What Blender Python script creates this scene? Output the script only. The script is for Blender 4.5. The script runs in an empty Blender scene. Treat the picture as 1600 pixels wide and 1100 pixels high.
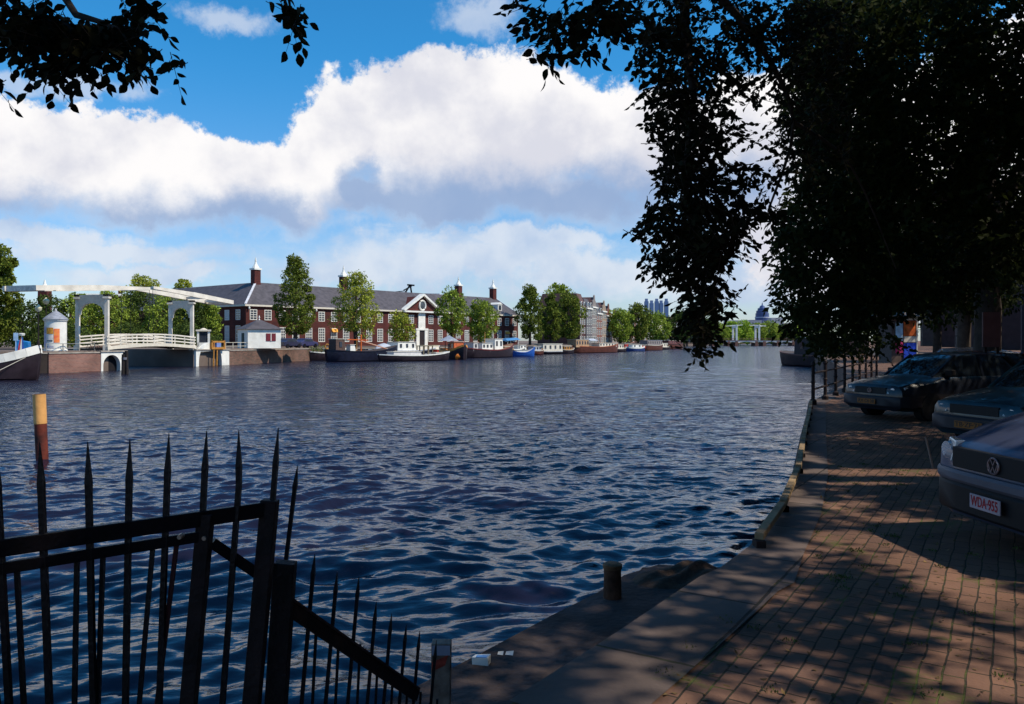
import bpy, bmesh, math, random
import numpy as np
from mathutils import Vector, Matrix
random.seed(7); rng = np.random.default_rng(7)
S = bpy.context.scene; COL = S.collection
R = math.radians
K = 1.1333            # layout unit -> metres
CAMZ = 3.0            # in layout units
FP = 1250.0; HY = 532.0

# ---------------------------------------------------------------- camera
cd = bpy.data.cameras.new("camera"); cam = bpy.data.objects.new("camera", cd); COL.objects.link(cam)
cam.location = (0, 0, CAMZ*K); cam.rotation_euler = (R(90), 0, 0)
cd.sensor_width = 36; cd.lens = 36*FP/1600.0; cd.shift_y = -18/1600.0
cd.clip_start = 0.05; cd.clip_end = 9000
S.camera = cam
S.view_settings.view_transform = 'Standard'; S.view_settings.look = 'None'
S.view_settings.exposure = 0.0; S.view_settings.gamma = 1

# ---------------------------------------------------------------- sun and sky
SUN_AZ = 103.0   # degrees right of the view direction (+Y)
SUN_EL = 50.0
sv = Vector((math.sin(R(SUN_AZ))*math.cos(R(SUN_EL)), math.cos(R(SUN_AZ))*math.cos(R(SUN_EL)), math.sin(R(SUN_EL))))
sl = bpy.data.lights.new("sun", 'SUN'); sun = bpy.data.objects.new("sun", sl); COL.objects.link(sun)
sl.energy = 4.9; sl.angle = R(0.55); sl.color = (1.0, 0.90, 0.74)
sun.rotation_euler = sv.to_track_quat('Z', 'Y').to_euler(); sun.location = (60, -20, 80)

W = bpy.data.worlds.new("World"); S.world = W; W.use_nodes = True
nt = W.node_tree; nt.nodes.clear(); N = nt.nodes.new; L = nt.links.new
def vm(op, a, b=None, c=None):
    n = N('ShaderNodeVectorMath'); n.operation = op
    for i, v in enumerate((a, b, c)):
        if v is None: continue
        if isinstance(v, (tuple, list)): n.inputs[i].default_value = v
        else: L(v, n.inputs[i])
    return n.outputs['Value'] if op in ('LENGTH', 'DOT_PRODUCT') else n.outputs[0]
def ma(op, a, b=None, c=None, clamp=False):
    n = N('ShaderNodeMath'); n.operation = op; n.use_clamp = clamp
    for i, v in enumerate((a, b, c)):
        if v is None: continue
        if isinstance(v, (int, float)): n.inputs[i].default_value = v
        else: L(v, n.inputs[i])
    return n.outputs[0]
def mixc(f, a, b):
    n = N('ShaderNodeMix'); n.data_type = 'RGBA'
    if isinstance(f, (int, float)): n.inputs[0].default_value = f
    else: L(f, n.inputs[0])
    for s, v in ((6, a), (7, b)):
        if isinstance(v, tuple): n.inputs[s].default_value = (*v, 1)
        else: L(v, n.inputs[s])
    return n.outputs[2]
def sstep(x, a, b):
    n = N('ShaderNodeMapRange'); n.interpolation_type = 'SMOOTHSTEP'
    L(x, n.inputs[0]); n.inputs[1].default_value = a; n.inputs[2].default_value = b
    return n.outputs[0]
tc = N('ShaderNodeTexCoord'); sep = N('ShaderNodeSeparateXYZ'); L(vm('NORMALIZE', tc.outputs['Generated']), sep.inputs[0])
az = ma('ARCTAN2', sep.outputs[0], sep.outputs[1]); el = ma('ARCSINE', sep.outputs[2])
cmb = N('ShaderNodeCombineXYZ'); L(az, cmb.inputs[0]); L(el, cmb.inputs[1]); ae = cmb.outputs[0]
def noise(vec, scale, detail=8, rough=0.55, dist=0.0):
    n = N('ShaderNodeTexNoise'); n.inputs['Scale'].default_value = scale; n.inputs['Detail'].default_value = detail
    n.inputs['Roughness'].default_value = rough; n.inputs['Distortion'].default_value = dist
    L(vec, n.inputs['Vector']); return n.outputs['Fac']
def aedir(px, py):
    a = math.atan((px-800)/FP); return a, math.atan((HY-py)/FP*math.cos(a))
def lobes(lst, vec):
    out = None
    for px, py, rx, ry in lst:
        a, e = aedir(px, py)
        l = ma('SUBTRACT', 1.0, vm('LENGTH', vm('MULTIPLY', vm('SUBTRACT', vec, (a, e, 0)), (FP/rx, FP/ry, 0))))
        out = l if out is None else ma('SMOOTH_MAX', out, l, 0.12)
    return out
# warp coordinates so that cloud edges billow
nw = N('ShaderNodeTexNoise'); nw.inputs['Scale'].default_value = 9; nw.inputs['Detail'].default_value = 9; nw.inputs['Roughness'].default_value = .66
L(tc.outputs['Generated'], nw.inputs['Vector'])
warp = vm('MULTIPLY', vm('SUBTRACT', nw.outputs['Color'], (.5, .5, .5)), (.11, .085, 0))
aw = vm('ADD', ae, warp)
CUM = [(650,190,210,100),(760,168,200,104),(900,212,180,100),(535,215,110,88),(1010,230,160,110),(740,260,300,95),
       (60,240,190,82),(200,250,190,75),(490,278,100,66),(340,275,150,68),(440,325,110,52),(-60,260,200,90),(560,310,150,45),(300,318,250,55),(880,310,230,60),(690,320,180,50),
       (1200,250,200,150),(1400,300,300,200),(-300,230,300,110),(1700,200,300,200)]
cum = lobes(CUM, aw)
det = noise(tc.outputs['Generated'], 22, 10, .62)
cum2 = ma('ADD', cum, ma('MULTIPLY', ma('SUBTRACT', det, .5), .70))
a_hard = sstep(cum2, 0.10, 0.24); a_soft = sstep(cum2, 0.02, 0.62)
# thin low clouds and wisps, stretched sideways
stv = vm('MULTIPLY', tc.outputs['Generated'], (1, 1, 3.2))
wis = noise(stv, 5.5, 9, .6, .3)
LOW = [(700,405,330,42),(950,430,330,50),(560,425,170,34),(240,430,130,22),(150,395,220,26),(60,370,170,30),(1180,440,260,50),(820,380,220,30),(1250,380,300,60)]
low = lobes(LOW, aw)
a_l = ma('MULTIPLY', sstep(ma('ADD', low, ma('MULTIPLY', ma('SUBTRACT', wis, .5), 2.2)), -0.05, 0.75), 0.80)
a_lo = sstep(ma('ADD', low, ma('MULTIPLY', ma('SUBTRACT', det, .5), 1.3)), 0.12, .6)
a_l = ma('MAXIMUM', a_l, ma('MULTIPLY', a_lo, .85))
WIS = [(345,22,75,30),(740,22,80,36),(130,135,95,26),(20,120,40,22),(420,330,200,60)]
a_w = ma('MULTIPLY', sstep(ma('ADD', lobes(WIS, aw), ma('MULTIPLY', ma('SUBTRACT', det, .5), 1.6)), 0.05, .7), 0.6)
# clouds for the rest of the sky (behind and beside the camera)
oth = noise(vm('MULTIPLY', tc.outputs['Generated'], (1, 1, 1.6)), 2.1, 8, .55)
side = sstep(ma('ABSOLUTE', az), 0.75, 1.1)
a_o = ma('MULTIPLY', ma('MULTIPLY', sstep(oth, .55, .66), side), .75)
# underside shading of the big clouds
DRK = [(800,340,320,88),(650,345,230,66),(960,330,220,90),(150,372,380,84),(380,362,260,62),(560,300,60,50),(1100,300,160,60),(-100,380,250,50)]
dk = sstep(ma('ADD', lobes(DRK, aw), ma('MULTIPLY', ma('SUBTRACT', noise(tc.outputs['Generated'], 12, 7, .55), .5), 1.0)), -0.10, .62)
tone = noise(vm('ADD', tc.outputs['Generated'], (3.1, 0, .1)), 8, 8, .55)
soft = sstep(tone, .40, .66)
mxa = N('ShaderNodeMix'); L(dk, mxa.inputs[0]); L(a_hard, mxa.inputs[2]); L(a_soft, mxa.inputs[3]); a_c = mxa.outputs[0]
alpha = ma('MAXIMUM', ma('MAXIMUM', a_c, a_l), ma('MAXIMUM', a_w, a_o))
white = mixc(ma('MULTIPLY', soft, .60), (10.0, 9.8, 9.8), (5.2, 5.5, 6.9))
ccol = mixc(ma('MULTIPLY', dk, .86), white, (2.5, 3.9, 6.5))
lowc = mixc(ma('MULTIPLY', soft, .7), (7.6, 8.1, 8.9), (4.0, 5.3, 7.6))
ccol = mixc(a_c, lowc, ccol)
sky = N('ShaderNodeTexSky'); sky.sky_type = 'NISHITA'; sky.sun_disc = False
sky.sun_elevation = R(SUN_EL); sky.sun_rotation = R(SUN_AZ); sky.air_density = 1.0; sky.dust_density = 0.4; sky.ozone_density = 2.0
skyt = vm('MULTIPLY', sky.outputs[0], (0.27, 1.20, 1.70))
hz = sstep(el, 0.02, .36)
skyc = mixc(hz, vm('MULTIPLY', sky.outputs[0], (1.0, 1.15, 1.45)), skyt)
bg = N('ShaderNodeBackground'); L(mixc(alpha, skyc, ccol), bg.inputs[0]); bg.inputs[1].default_value = 0.1
wo = N('ShaderNodeOutputWorld'); L(bg.outputs[0], wo.inputs[0])

# ---------------------------------------------------------------- helpers
def X_of(px, d): return (px-800)/FP*d
def P(px, py, d): return Vector(((px-800)/FP*d, d, CAMZ-(py-HY)/FP*d))
_m = {}
def mat(name, col, rough=.7, var=.25, scale=3.0, bump=0.0, bscale=None, metal=0.0, col2=None, spec=.3, coat=0.0, island=0.0, transl=0.0):
    if name in _m: return _m[name]
    m = bpy.data.materials.new(name); m.use_nodes = True; t = m.node_tree; b = t.nodes['Principled BSDF']
    b.inputs['Roughness'].default_value = rough; b.inputs['Metallic'].default_value = metal
    b.inputs['Specular IOR Level'].default_value = spec; b.inputs['Coat Weight'].default_value = coat
    tcn = t.nodes.new('ShaderNodeTexCoord')
    nz = t.nodes.new('ShaderNodeTexNoise'); nz.inputs['Scale'].default_value = scale; nz.inputs['Detail'].default_value = 6
    t.links.new(tcn.outputs['Object'], nz.inputs['Vector'])
    rp = t.nodes.new('ShaderNodeValToRGB'); c2 = col2 or tuple(c*(1-var) for c in col); c1 = col if col2 else tuple(min(1, c*(1+var)) for c in col)
    rp.color_ramp.elements[0].color = (*c2, 1); rp.color_ramp.elements[1].color = (*c1, 1)
    rp.color_ramp.elements[0].position = .3; rp.color_ramp.elements[1].position = .7
    t.links.new(nz.outputs['Fac'], rp.inputs[0]); out = rp.outputs[0]
    if island:
        g = t.nodes.new('ShaderNodeNewGeometry'); h = t.nodes.new('ShaderNodeHueSaturation'); mr = t.nodes.new('ShaderNodeMapRange')
        mr.inputs[3].default_value = 1-island; mr.inputs[4].default_value = 1+island
        t.links.new(g.outputs['Random Per Island'], mr.inputs[0]); t.links.new(mr.outputs[0], h.inputs['Value']); t.links.new(out, h.inputs['Color']); out = h.outputs[0]
    t.links.new(out, b.inputs['Base Color'])
    if bump:
        nb = t.nodes.new('ShaderNodeTexNoise'); nb.inputs['Scale'].default_value = bscale or scale*6; nb.inputs['Detail'].default_value = 5
        t.links.new(tcn.outputs['Object'], nb.inputs['Vector'])
        bp = t.nodes.new('ShaderNodeBump'); bp.inputs['Strength'].default_value = bump; bp.inputs['Distance'].default_value = .02
        t.links.new(nb.outputs['Fac'], bp.inputs['Height']); t.links.new(bp.outputs[0], b.inputs['Normal'])
    if transl:
        tr = t.nodes.new('ShaderNodeBsdfTranslucent'); ms = t.nodes.new('ShaderNodeMixShader'); ms.inputs[0].default_value = transl
        t.links.new(out, tr.inputs[0]); t.links.new(b.outputs[0], ms.inputs[1]); t.links.new(tr.outputs[0], ms.inputs[2])
        t.links.new(ms.outputs[0], t.nodes['Material Output'].inputs[0])
    _m[name] = m; return m
def brickmat(name, c1, c2, mortar, bw=.22, bh=.07, ms=.012, rot=None, rough=.85, bump=.5, flat=False, moss=None, island=0):
    if name in _m: return _m[name]
    m = bpy.data.materials.new(name); m.use_nodes = True; t = m.node_tree; b = t.nodes['Principled BSDF']; n = t.nodes.new; l = t.links.new
    b.inputs['Roughness'].default_value = rough; b.inputs['Specular IOR Level'].default_value = .25
    tcn = n('ShaderNodeTexCoord')
    if flat:
        mp = n('ShaderNodeMapping'); mp.inputs['Rotation'].default_value = (0, 0, rot or 0); l(tcn.outputs['Object'], mp.inputs[0]); v = mp.outputs[0]
    else:
        s = n('ShaderNodeSeparateXYZ'); l(tcn.outputs['Object'], s.inputs[0]); a = n('ShaderNodeMath'); l(s.outputs[0], a.inputs[0]); l(s.outputs[1], a.inputs[1])
        c = n('ShaderNodeCombineXYZ'); l(a.outputs[0], c.inputs[0]); l(s.outputs[2], c.inputs[1]); v = c.outputs[0]
    bt = n('ShaderNodeTexBrick'); bt.inputs['Scale'].default_value = 1; bt.inputs['Brick Width'].default_value = bw; bt.inputs['Row Height'].default_value = bh
    bt.inputs['Mortar Size'].default_value = ms; bt.inputs['Mortar Smooth'].default_value = .3
    bt.inputs['Color1'].default_value = (*c1, 1); bt.inputs['Color2'].default_value = (*c2, 1); bt.inputs['Mortar'].default_value = (*mortar, 1)
    if flat:   # slightly uneven courses
        dn = n('ShaderNodeTexNoise'); dn.inputs['Scale'].default_value = 3; l(v, dn.inputs['Vector'])
        sb = n('ShaderNodeVectorMath'); sb.operation = 'MULTIPLY_ADD'; l(dn.outputs['Color'], sb.inputs[0]); sb.inputs[1].default_value = (.035, .035, 0); l(v, sb.inputs[2]); v = sb.outputs[0]
    l(v, bt.inputs['Vector'])
    nz = n('ShaderNodeTexNoise'); nz.inputs['Scale'].default_value = 1.3 if flat else .35; nz.inputs['Detail'].default_value = 7; l(tcn.outputs['Object'], nz.inputs['Vector'])
    mr = n('ShaderNodeMapRange'); mr.inputs[1].default_value = .3; mr.inputs[2].default_value = .7; mr.inputs[3].default_value = .6; mr.inputs[4].default_value = 1.3; l(nz.outputs['Fac'], mr.inputs[0])
    h = n('ShaderNodeHueSaturation'); l(bt.outputs['Color'], h.inputs['Color']); l(mr.outputs[0], h.inputs['Value']); out = h.outputs[0]
    if moss:
        nm = n('ShaderNodeTexNoise'); nm.inputs['Scale'].default_value = 1.7; nm.inputs['Detail'].default_value = 9; nm.inputs['Roughness'].default_value = .7; l(tcn.outputs['Object'], nm.inputs['Vector'])
        a = n('ShaderNodeMath'); a.operation = 'MULTIPLY_ADD'; l(bt.outputs['Fac'], a.inputs[0]); a.inputs[1].default_value = .09; l(nm.outputs['Fac'], a.inputs[2])
        m2 = n('ShaderNodeMapRange'); m2.inputs[1].default_value = .60; m2.inputs[2].default_value = .72; l(a.outputs[0], m2.inputs[0])
        mx = n('ShaderNodeMix'); mx.data_type = 'RGBA'; l(m2.outputs[0], mx.inputs[0]); l(out, mx.inputs[6]); mx.inputs[7].default_value = (*moss, 1); out = mx.outputs[2]
    l(out, b.inputs['Base Color'])
    bp = n('ShaderNodeBump'); bp.inputs['Strength'].default_value = bump; bp.inputs['Distance'].default_value = .012; bp.invert = True
    nf = n('ShaderNodeTexNoise'); nf.inputs['Scale'].default_value = 40; l(tcn.outputs['Object'], nf.inputs['Vector'])
    ad = n('ShaderNodeMath'); ad.operation = 'MULTIPLY_ADD'; l(nf.outputs['Fac'], ad.inputs[0]); ad.inputs[1].default_value = -.35; l(bt.outputs['Fac'], ad.inputs[2])
    l(ad.outputs[0], bp.inputs['Height']); l(bp.outputs[0], b.inputs['Normal'])
    _m[name] = m; return m

class MB:
    def __init__(s): s.v = []; s.f = []; s.mi = []; s.cur = 0; s.M = None
    def add(s, vs, fs):
        o = len(s.v)
        s.v += [tuple(s.M @ Vector(p)) if s.M else tuple(p) for p in vs]
        for f in fs: s.f.append(tuple(i+o for i in f)); s.mi.append(s.cur)
        return s
    def box(s, x0, x1, y0, y1, z0, z1):
        return s.add([(x0,y0,z0),(x1,y0,z0),(x1,y1,z0),(x0,y1,z0),(x0,y0,z1),(x1,y0,z1),(x1,y1,z1),(x0,y1,z1)],
                     [(0,3,2,1),(4,5,6,7),(0,1,5,4),(1,2,6,5),(2,3,7,6),(3,0,4,7)])
    def hexa(s, b, t):   # 4 bottom and 4 top points
        return s.add(list(b)+list(t), [(0,3,2,1),(4,5,6,7),(0,1,5,4),(1,2,6,5),(2,3,7,6),(3,0,4,7)])
    def bar(s, p0, p1, w, h=None, up=(0,0,1), w1=None, h1=None):   # rectangular bar between two points
        p0 = Vector(p0); p1 = Vector(p1); h = h or w; w1 = w if w1 is None else w1; h1 = h if h1 is None else h1
        d = (p1-p0).normalized(); u = Vector(up)
        if abs(d.dot(u)) > .95: u = Vector((0,1,0))
        sd = d.cross(u).normalized(); u = sd.cross(d).normalized()
        q = lambda p, a, c: [p-sd*a/2-u*c/2, p+sd*a/2-u*c/2, p+sd*a/2+u*c/2, p-sd*a/2+u*c/2]
        return s.hexa(q(p0, w, h), q(p1, w1, h1))
    def prism(s, poly, z0, z1):
        n = len(poly)
        return s.add([(x,y,z0) for x,y in poly]+[(x,y,z1) for x,y in poly],
                     [tuple(range(n-1,-1,-1)), tuple(range(n,2*n))]+[(i,(i+1)%n,n+(i+1)%n,n+i) for i in range(n)])
    def extr(s, pts, vec):   # extrude a planar 3d polygon
        n = len(pts); vec = Vector(vec); a = [Vector(p) for p in pts]
        return s.add(a+[p+vec for p in a], [tuple(range(n-1,-1,-1)), tuple(range(n,2*n))]+[(i,(i+1)%n,n+(i+1)%n,n+i) for i in range(n)])
    def path(s, pts, rad, n=8, cap=True):
        pts = [Vector(p) for p in pts]; vs = []; fs = []
        if not isinstance(rad, (list, tuple)): rad = [rad]*len(pts)
        ref = Vector((0.31, 0.17, .93))
        for i, p in enumerate(pts):
            d = (pts[min(i+1,len(pts)-1)]-pts[max(i-1,0)]).normalized()
            a = d.cross(ref if abs(d.dot(ref)) < .93 else Vector((1,0,0))).normalized(); b = d.cross(a)
            vs += [p+(a*math.cos(2*math.pi*k/n)+b*math.sin(2*math.pi*k/n))*rad[i] for k in range(n)]
        for i in range(len(pts)-1):
            fs += [(i*n+k, i*n+(k+1)%n, (i+1)*n+(k+1)%n, (i+1)*n+k) for k in range(n)]
        if cap: fs += [tuple(range(n-1,-1,-1)), tuple((len(pts)-1)*n+k for k in range(n))]
        return s.add(vs, fs)
    def lathe(s, prof, c=(0,0,0), n=16):
        vs = [(c[0]+r*math.cos(2*math.pi*k/n), c[1]+r*math.sin(2*math.pi*k/n), c[2]+z) for r, z in prof for k in range(n)]
        fs = [(i*n+k, i*n+(k+1)%n, (i+1)*n+(k+1)%n, (i+1)*n+k) for i in range(len(prof)-1) for k in range(n)]
        fs += [tuple(range(n-1,-1,-1)), tuple((len(prof)-1)*n+k for k in range(n))]
        return s.add(vs, fs)
    def loft(s, rings, cap=True):
        n = len(rings[0]); vs = [p for r in rings for p in r]
        fs = [(i*n+k, i*n+(k+1)%n, (i+1)*n+(k+1)%n, (i+1)*n+k) for i in range(len(rings)-1) for k in range(n)]
        if cap: fs += [tuple(range(n-1,-1,-1)), tuple((len(rings)-1)*n+k for k in range(n))]
        return s.add(vs, fs)
    def build(s, name, mats, parent=None, smooth=False, bevel=0, k=None):
        k = K if k is None else k
        me = bpy.data.meshes.new(name); me.from_pydata([(x*k, y*k, z*k) for x, y, z in s.v], [], s.f)
        if not isinstance(mats, (list, tuple)): mats = [mats]
        for m in mats: me.materials.append(m)
        me.polygons.foreach_set('material_index', s.mi)
        bm = bmesh.new(); bm.from_mesh(me); bmesh.ops.recalc_face_normals(bm, faces=bm.faces); bm.to_mesh(me); bm.free()
        if smooth:
            me.polygons.foreach_set('use_smooth', [True]*len(me.polygons))
            try: me.set_sharp_from_angle(angle=R(38))
            except Exception: pass
        o = bpy.data.objects.new(name, me); COL.objects.link(o)
        if parent: o.parent = parent
        if bevel:
            b = o.modifiers.new('bevel', 'BEVEL'); b.width = bevel; b.segments = 2; b.limit_method = 'ANGLE'
        return o
def tag(o, label=None, cat=None, group=None, kind=None):
    for a, v in (('label', label), ('category', cat), ('group', group), ('kind', kind)):
        if v: o[a] = v
    return o
def thing(name, label, cat, loc=(0,0,0), rz=0, group=None, k=None):
    k = K if k is None else k
    o = bpy.data.objects.new(name, None); COL.objects.link(o); o.empty_display_size = .3
    o.location = Vector(loc)*k; o.rotation_euler = (0, 0, rz); return tag(o, label, cat, group)
def struct(o): o['kind'] = 'structure'; return o
def copy_tree(o, parent=None):
    c = o.copy(); COL.objects.link(c)
    if parent: c.parent = parent
    for ch in list(o.children): copy_tree(ch, c)
    return c
def inst(src, name, loc, parent, k=None, rot=None):      # another part sharing mesh data
    k = K if k is None else k
    o = bpy.data.objects.new(name, src); COL.objects.link(o); o.location = Vector(loc)*k; o.parent = parent
    if rot: o.rotation_euler = rot
    return o
def npmesh(name, verts, faces, m, parent=None):
    me = bpy.data.meshes.new(name); nv = len(verts); nf, kf = faces.shape
    me.vertices.add(nv); me.vertices.foreach_set('co', verts.astype(np.float32).ravel())
    me.loops.add(nf*kf); me.loops.foreach_set('vertex_index', faces.astype(np.int32).ravel())
    me.polygons.add(nf); me.polygons.foreach_set('loop_start', np.arange(0, nf*kf, kf, dtype=np.int32))
    try: me.polygons.foreach_set('loop_total', np.full(nf, kf, dtype=np.int32))
    except Exception: pass
    me.update(calc_edges=True); me.validate(); me.materials.append(m)
    o = bpy.data.objects.new(name, me); COL.objects.link(o)
    if parent: o.parent = parent
    return o
LEAFQ = np.array([(0,0),(.45,.30),(1,0),(.45,-.30)])
LEAFN = np.array([(0,0),(.16,.17),(.40,.30),(.66,.25),(.86,.11),(1,0),(.86,-.11),(.66,-.25),(.40,-.30),(.16,-.17)])
def leaves(name, pos, dr, size, m, parent=None, near=False, nrm=None):
    """many small leaf faces; pos, dr are (n,3) in metres"""
    n = len(pos); sh = LEAFN if near else LEAFQ
    dr = dr/np.linalg.norm(dr, axis=1, keepdims=True)
    r = rng.normal(size=(n,3)) if nrm is None else nrm
    sd = np.cross(dr, r); sd /= np.linalg.norm(sd, axis=1, keepdims=True)+1e-9
    up = np.cross(dr, sd)
    size = np.broadcast_to(size, (n,))[:, None, None]
    v = pos[:,None,:] + size*(sh[None,:,0:1]*dr[:,None,:] + sh[None,:,1:2]*sd[:,None,:] + (-.35*(sh[None,:,0:1]**2) + .5*np.abs(sh[None,:,1:2]))*up[:,None,:]*.5)
    k = len(sh); return npmesh(name, v.reshape(-1,3), np.arange(n*k).reshape(n,k), m, parent)
def rdir(n):
    a = rng.normal(size=(n,3)); return a/np.linalg.norm(a, axis=1, keepdims=True)
# ---------------------------------------------------------------- water
def make_water():
    ys = [3.2]
    while ys[-1] < 110: ys.append(ys[-1]+max(.026, ys[-1]**2/3750*.50))
    while ys[-1] < 2600: ys.append(ys[-1]*1.05)
    ys = np.array(ys)*K; ts = np.linspace(-1.15, 1.0, 1250)
    X = ts[None,:]*(ys[:,None]+1.5); Y = np.broadcast_to(ys[:,None], X.shape)
    Z = np.zeros_like(X); sp = np.gradient(ys)[:,None]
    r = np.random.default_rng(11)
    Xw = X + .25*np.sin(Y*.9+1.3*np.sin(X*.5)) ; Yw = Y + .30*np.sin(X*.8+.7) + .12*np.sin(X*2.3+Y*1.1)
    for i in range(64):
        lam = .27*(1.9/.27)**(i/63.0); th = r.normal(R(100), R(34)); k = 2*math.pi/lam
        amp = .0044*lam**.75*r.uniform(.5, 1.2)*(1.5 if .4 < lam < 1.1 else .62)
        fade = np.clip((lam/(3.0*sp)-.35), 0, 1)
        ph = k*(math.cos(th)*Xw+math.sin(th)*Yw)+r.uniform(0, 6.28)
        Z += fade*amp*(np.sin(ph)+.22*np.sin(2*ph+1.1))
    for i in range(16):      # longer, gentler waves that carry the chop into the distance
        lam = 1.7*(6.5/1.7)**(i/15.0); th = r.normal(R(97), R(26)); k = 2*math.pi/lam
        ph = k*(math.cos(th)*Xw+math.sin(th)*Yw)+r.uniform(0, 6.28)
        Z += np.clip((lam/(3.0*sp)-.35), 0, 1)*.0042*lam**.9*r.uniform(.6,1.2)*(np.sin(ph)+.25*np.sin(2*ph+.8))
    # patches of calmer and rougher water
    Z *= .72+.40*np.sin(X*.11+Y*.05+1)*np.sin(Y*.09-X*.06)
    ny, nx = X.shape; idx = np.arange(ny*nx).reshape(ny, nx)
    F = np.stack([idx[:-1,:-1], idx[:-1,1:], idx[1:,1:], idx[1:,:-1]], -1).reshape(-1,4)
    m = bpy.data.materials.new('river_water'); m.use_nodes = True; t = m.node_tree; b = t.nodes['Principled BSDF']
    b.inputs['Base Color'].default_value = (.010,.009,.022,1); b.inputs['Roughness'].default_value = .045; b.inputs['IOR'].default_value = 1.36
    b.inputs['Specular IOR Level'].default_value = .64; b.inputs['Specular Tint'].default_value = (1.0,.90,1.0,1)
    g = t.nodes.new('ShaderNodeTexCoord'); mp = t.nodes.new('ShaderNodeMapping'); mp.inputs['Scale'].default_value = (1.0, 1.9, 1); mp.inputs['Rotation'].default_value = (0,0,R(-10))
    t.links.new(g.outputs['Object'], mp.inputs[0]); prev = None
    for sc, st, dist in ((.55, .75, .95), (1.9, .70, .36), (7.0, .40, .05)):
        nz = t.nodes.new('ShaderNodeTexNoise'); nz.inputs['Scale'].default_value = sc; nz.inputs['Detail'].default_value = 4; t.links.new(mp.outputs[0], nz.inputs['Vector'])
        bp = t.nodes.new('ShaderNodeBump'); bp.inputs['Strength'].default_value = st; bp.inputs['Distance'].default_value = dist
        at = t.nodes.new('ShaderNodeAttribute'); at.attribute_name = 'ripple'; mu = t.nodes.new('ShaderNodeMath'); mu.operation = 'MULTIPLY'; mu.inputs[1].default_value = st; t.links.new(at.outputs['Fac'], mu.inputs[0]); t.links.new(mu.outputs[0], bp.inputs['Strength'])
        t.links.new(nz.outputs['Fac'], bp.inputs['Height'])
        if prev: t.links.new(prev, bp.inputs['Normal'])
        prev = bp.outputs[0]
    t.links.new(prev, b.inputs['Normal'])
    at = t.nodes.new('ShaderNodeAttribute'); at.attribute_name = 'ripple'; mr = t.nodes.new('ShaderNodeMapRange'); mr.inputs[1].default_value = .15; mr.inputs[3].default_value = .045; mr.inputs[4].default_value = .13
    t.links.new(at.outputs['Fac'], mr.inputs[0]); t.links.new(mr.outputs[0], b.inputs['Roughness'])
    o = npmesh('river_water', np.stack([X,Y,Z], -1).reshape(-1,3), F, m); o.data.polygons.foreach_set('use_smooth', [True]*len(o.data.polygons))
    at = o.data.attributes.new('ripple', 'FLOAT', 'POINT'); at.data.foreach_set('value', np.clip((np.broadcast_to(ys[:,None], X.shape)-8)/40, .10, 1).astype(np.float32).ravel())
    struct(o)
make_water()

# ---------------------------------------------------------------- materials
M_bed = mat('ground_soil', (.06,.055,.04), .95)
M_pave = brickmat('clinker_paving', (.185,.096,.062), (.120,.066,.048), (.030,.024,.016), bw=.215, bh=.105, ms=.006, rot=R(-58), flat=True, rough=.85, moss=(.085,.095,.02), bump=.9)
M_slab = brickmat('quay_slab', (.125,.092,.080), (.085,.065,.060), (.030,.024,.020), bw=1.15, bh=.70, ms=.012, rot=R(-58), flat=True, moss=(.05,.055,.02), bump=.8)
M_wall = brickmat('quay_brick', (.28,.125,.095), (.20,.085,.07), (.23,.18,.15), bw=.44, bh=.14, ms=.02)
M_wallold = brickmat('old_quay_brick', (.24,.105,.080), (.12,.062,.050), (.14,.12,.09), bw=.5, bh=.16, ms=.03)
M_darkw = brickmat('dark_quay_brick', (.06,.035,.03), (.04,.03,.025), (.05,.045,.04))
M_cope = mat('coping_stone', (.33,.29,.25), .8, .25, 1.5, bump=.3)
M_asph = mat('asphalt', (.055,.05,.052), .9, .3, 6, bump=.5, bscale=60)
M_brick = brickmat('dark_red_brick', (.115,.027,.022), (.075,.020,.019), (.09,.036,.030), bw=.5, bh=.16, ms=.012)
M_slate = mat('slate_roof', (.080,.070,.078), .6, .30, 1.2, bump=.6, bscale=5)
M_tile = mat('brown_tile_roof', (.11,.055,.05), .7, .3, 1.5, bump=.6, bscale=5)
M_white = mat('white_paint', (.78,.76,.70), .5, .12, 1.2)
M_cream = mat('cream_paint', (.66,.60,.50), .6, .1, 2)
M_glass = mat('window_glass', (.05,.06,.08), .08, .5, .7, spec=.8)
M_blind = mat('pale_blind', (.55,.55,.58), .7, .15, 2)
M_orange = mat('orange_blind', (.75,.33,.05), .7, .15, 2)
M_iron = mat('black_iron', (.008,.006,.009), .45, .4, 8, bump=.25, bscale=50)
M_rust = mat('rusty_iron', (.020,.010,.010), .7, .6, 9, bump=.4, bscale=40)
M_wood = mat('weathered_wood', (.10,.055,.035), .85, .4, 5, bump=.6, bscale=22)
M_bark = mat('bark', (.050,.036,.028), .95, .4, 3, bump=.9, bscale=12)
M_tar = mat('tarred_wood', (.018,.014,.014), .8, .4, 6, bump=.5)
M_blue = mat('blue_paint', (.02,.10,.42), .4, .15, 3)
M_red = mat('red_paint', (.55,.035,.02), .45, .2, 3)
M_ochre = mat('ochre_wood', (.42,.19,.04), .7, .3, 4)

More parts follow.
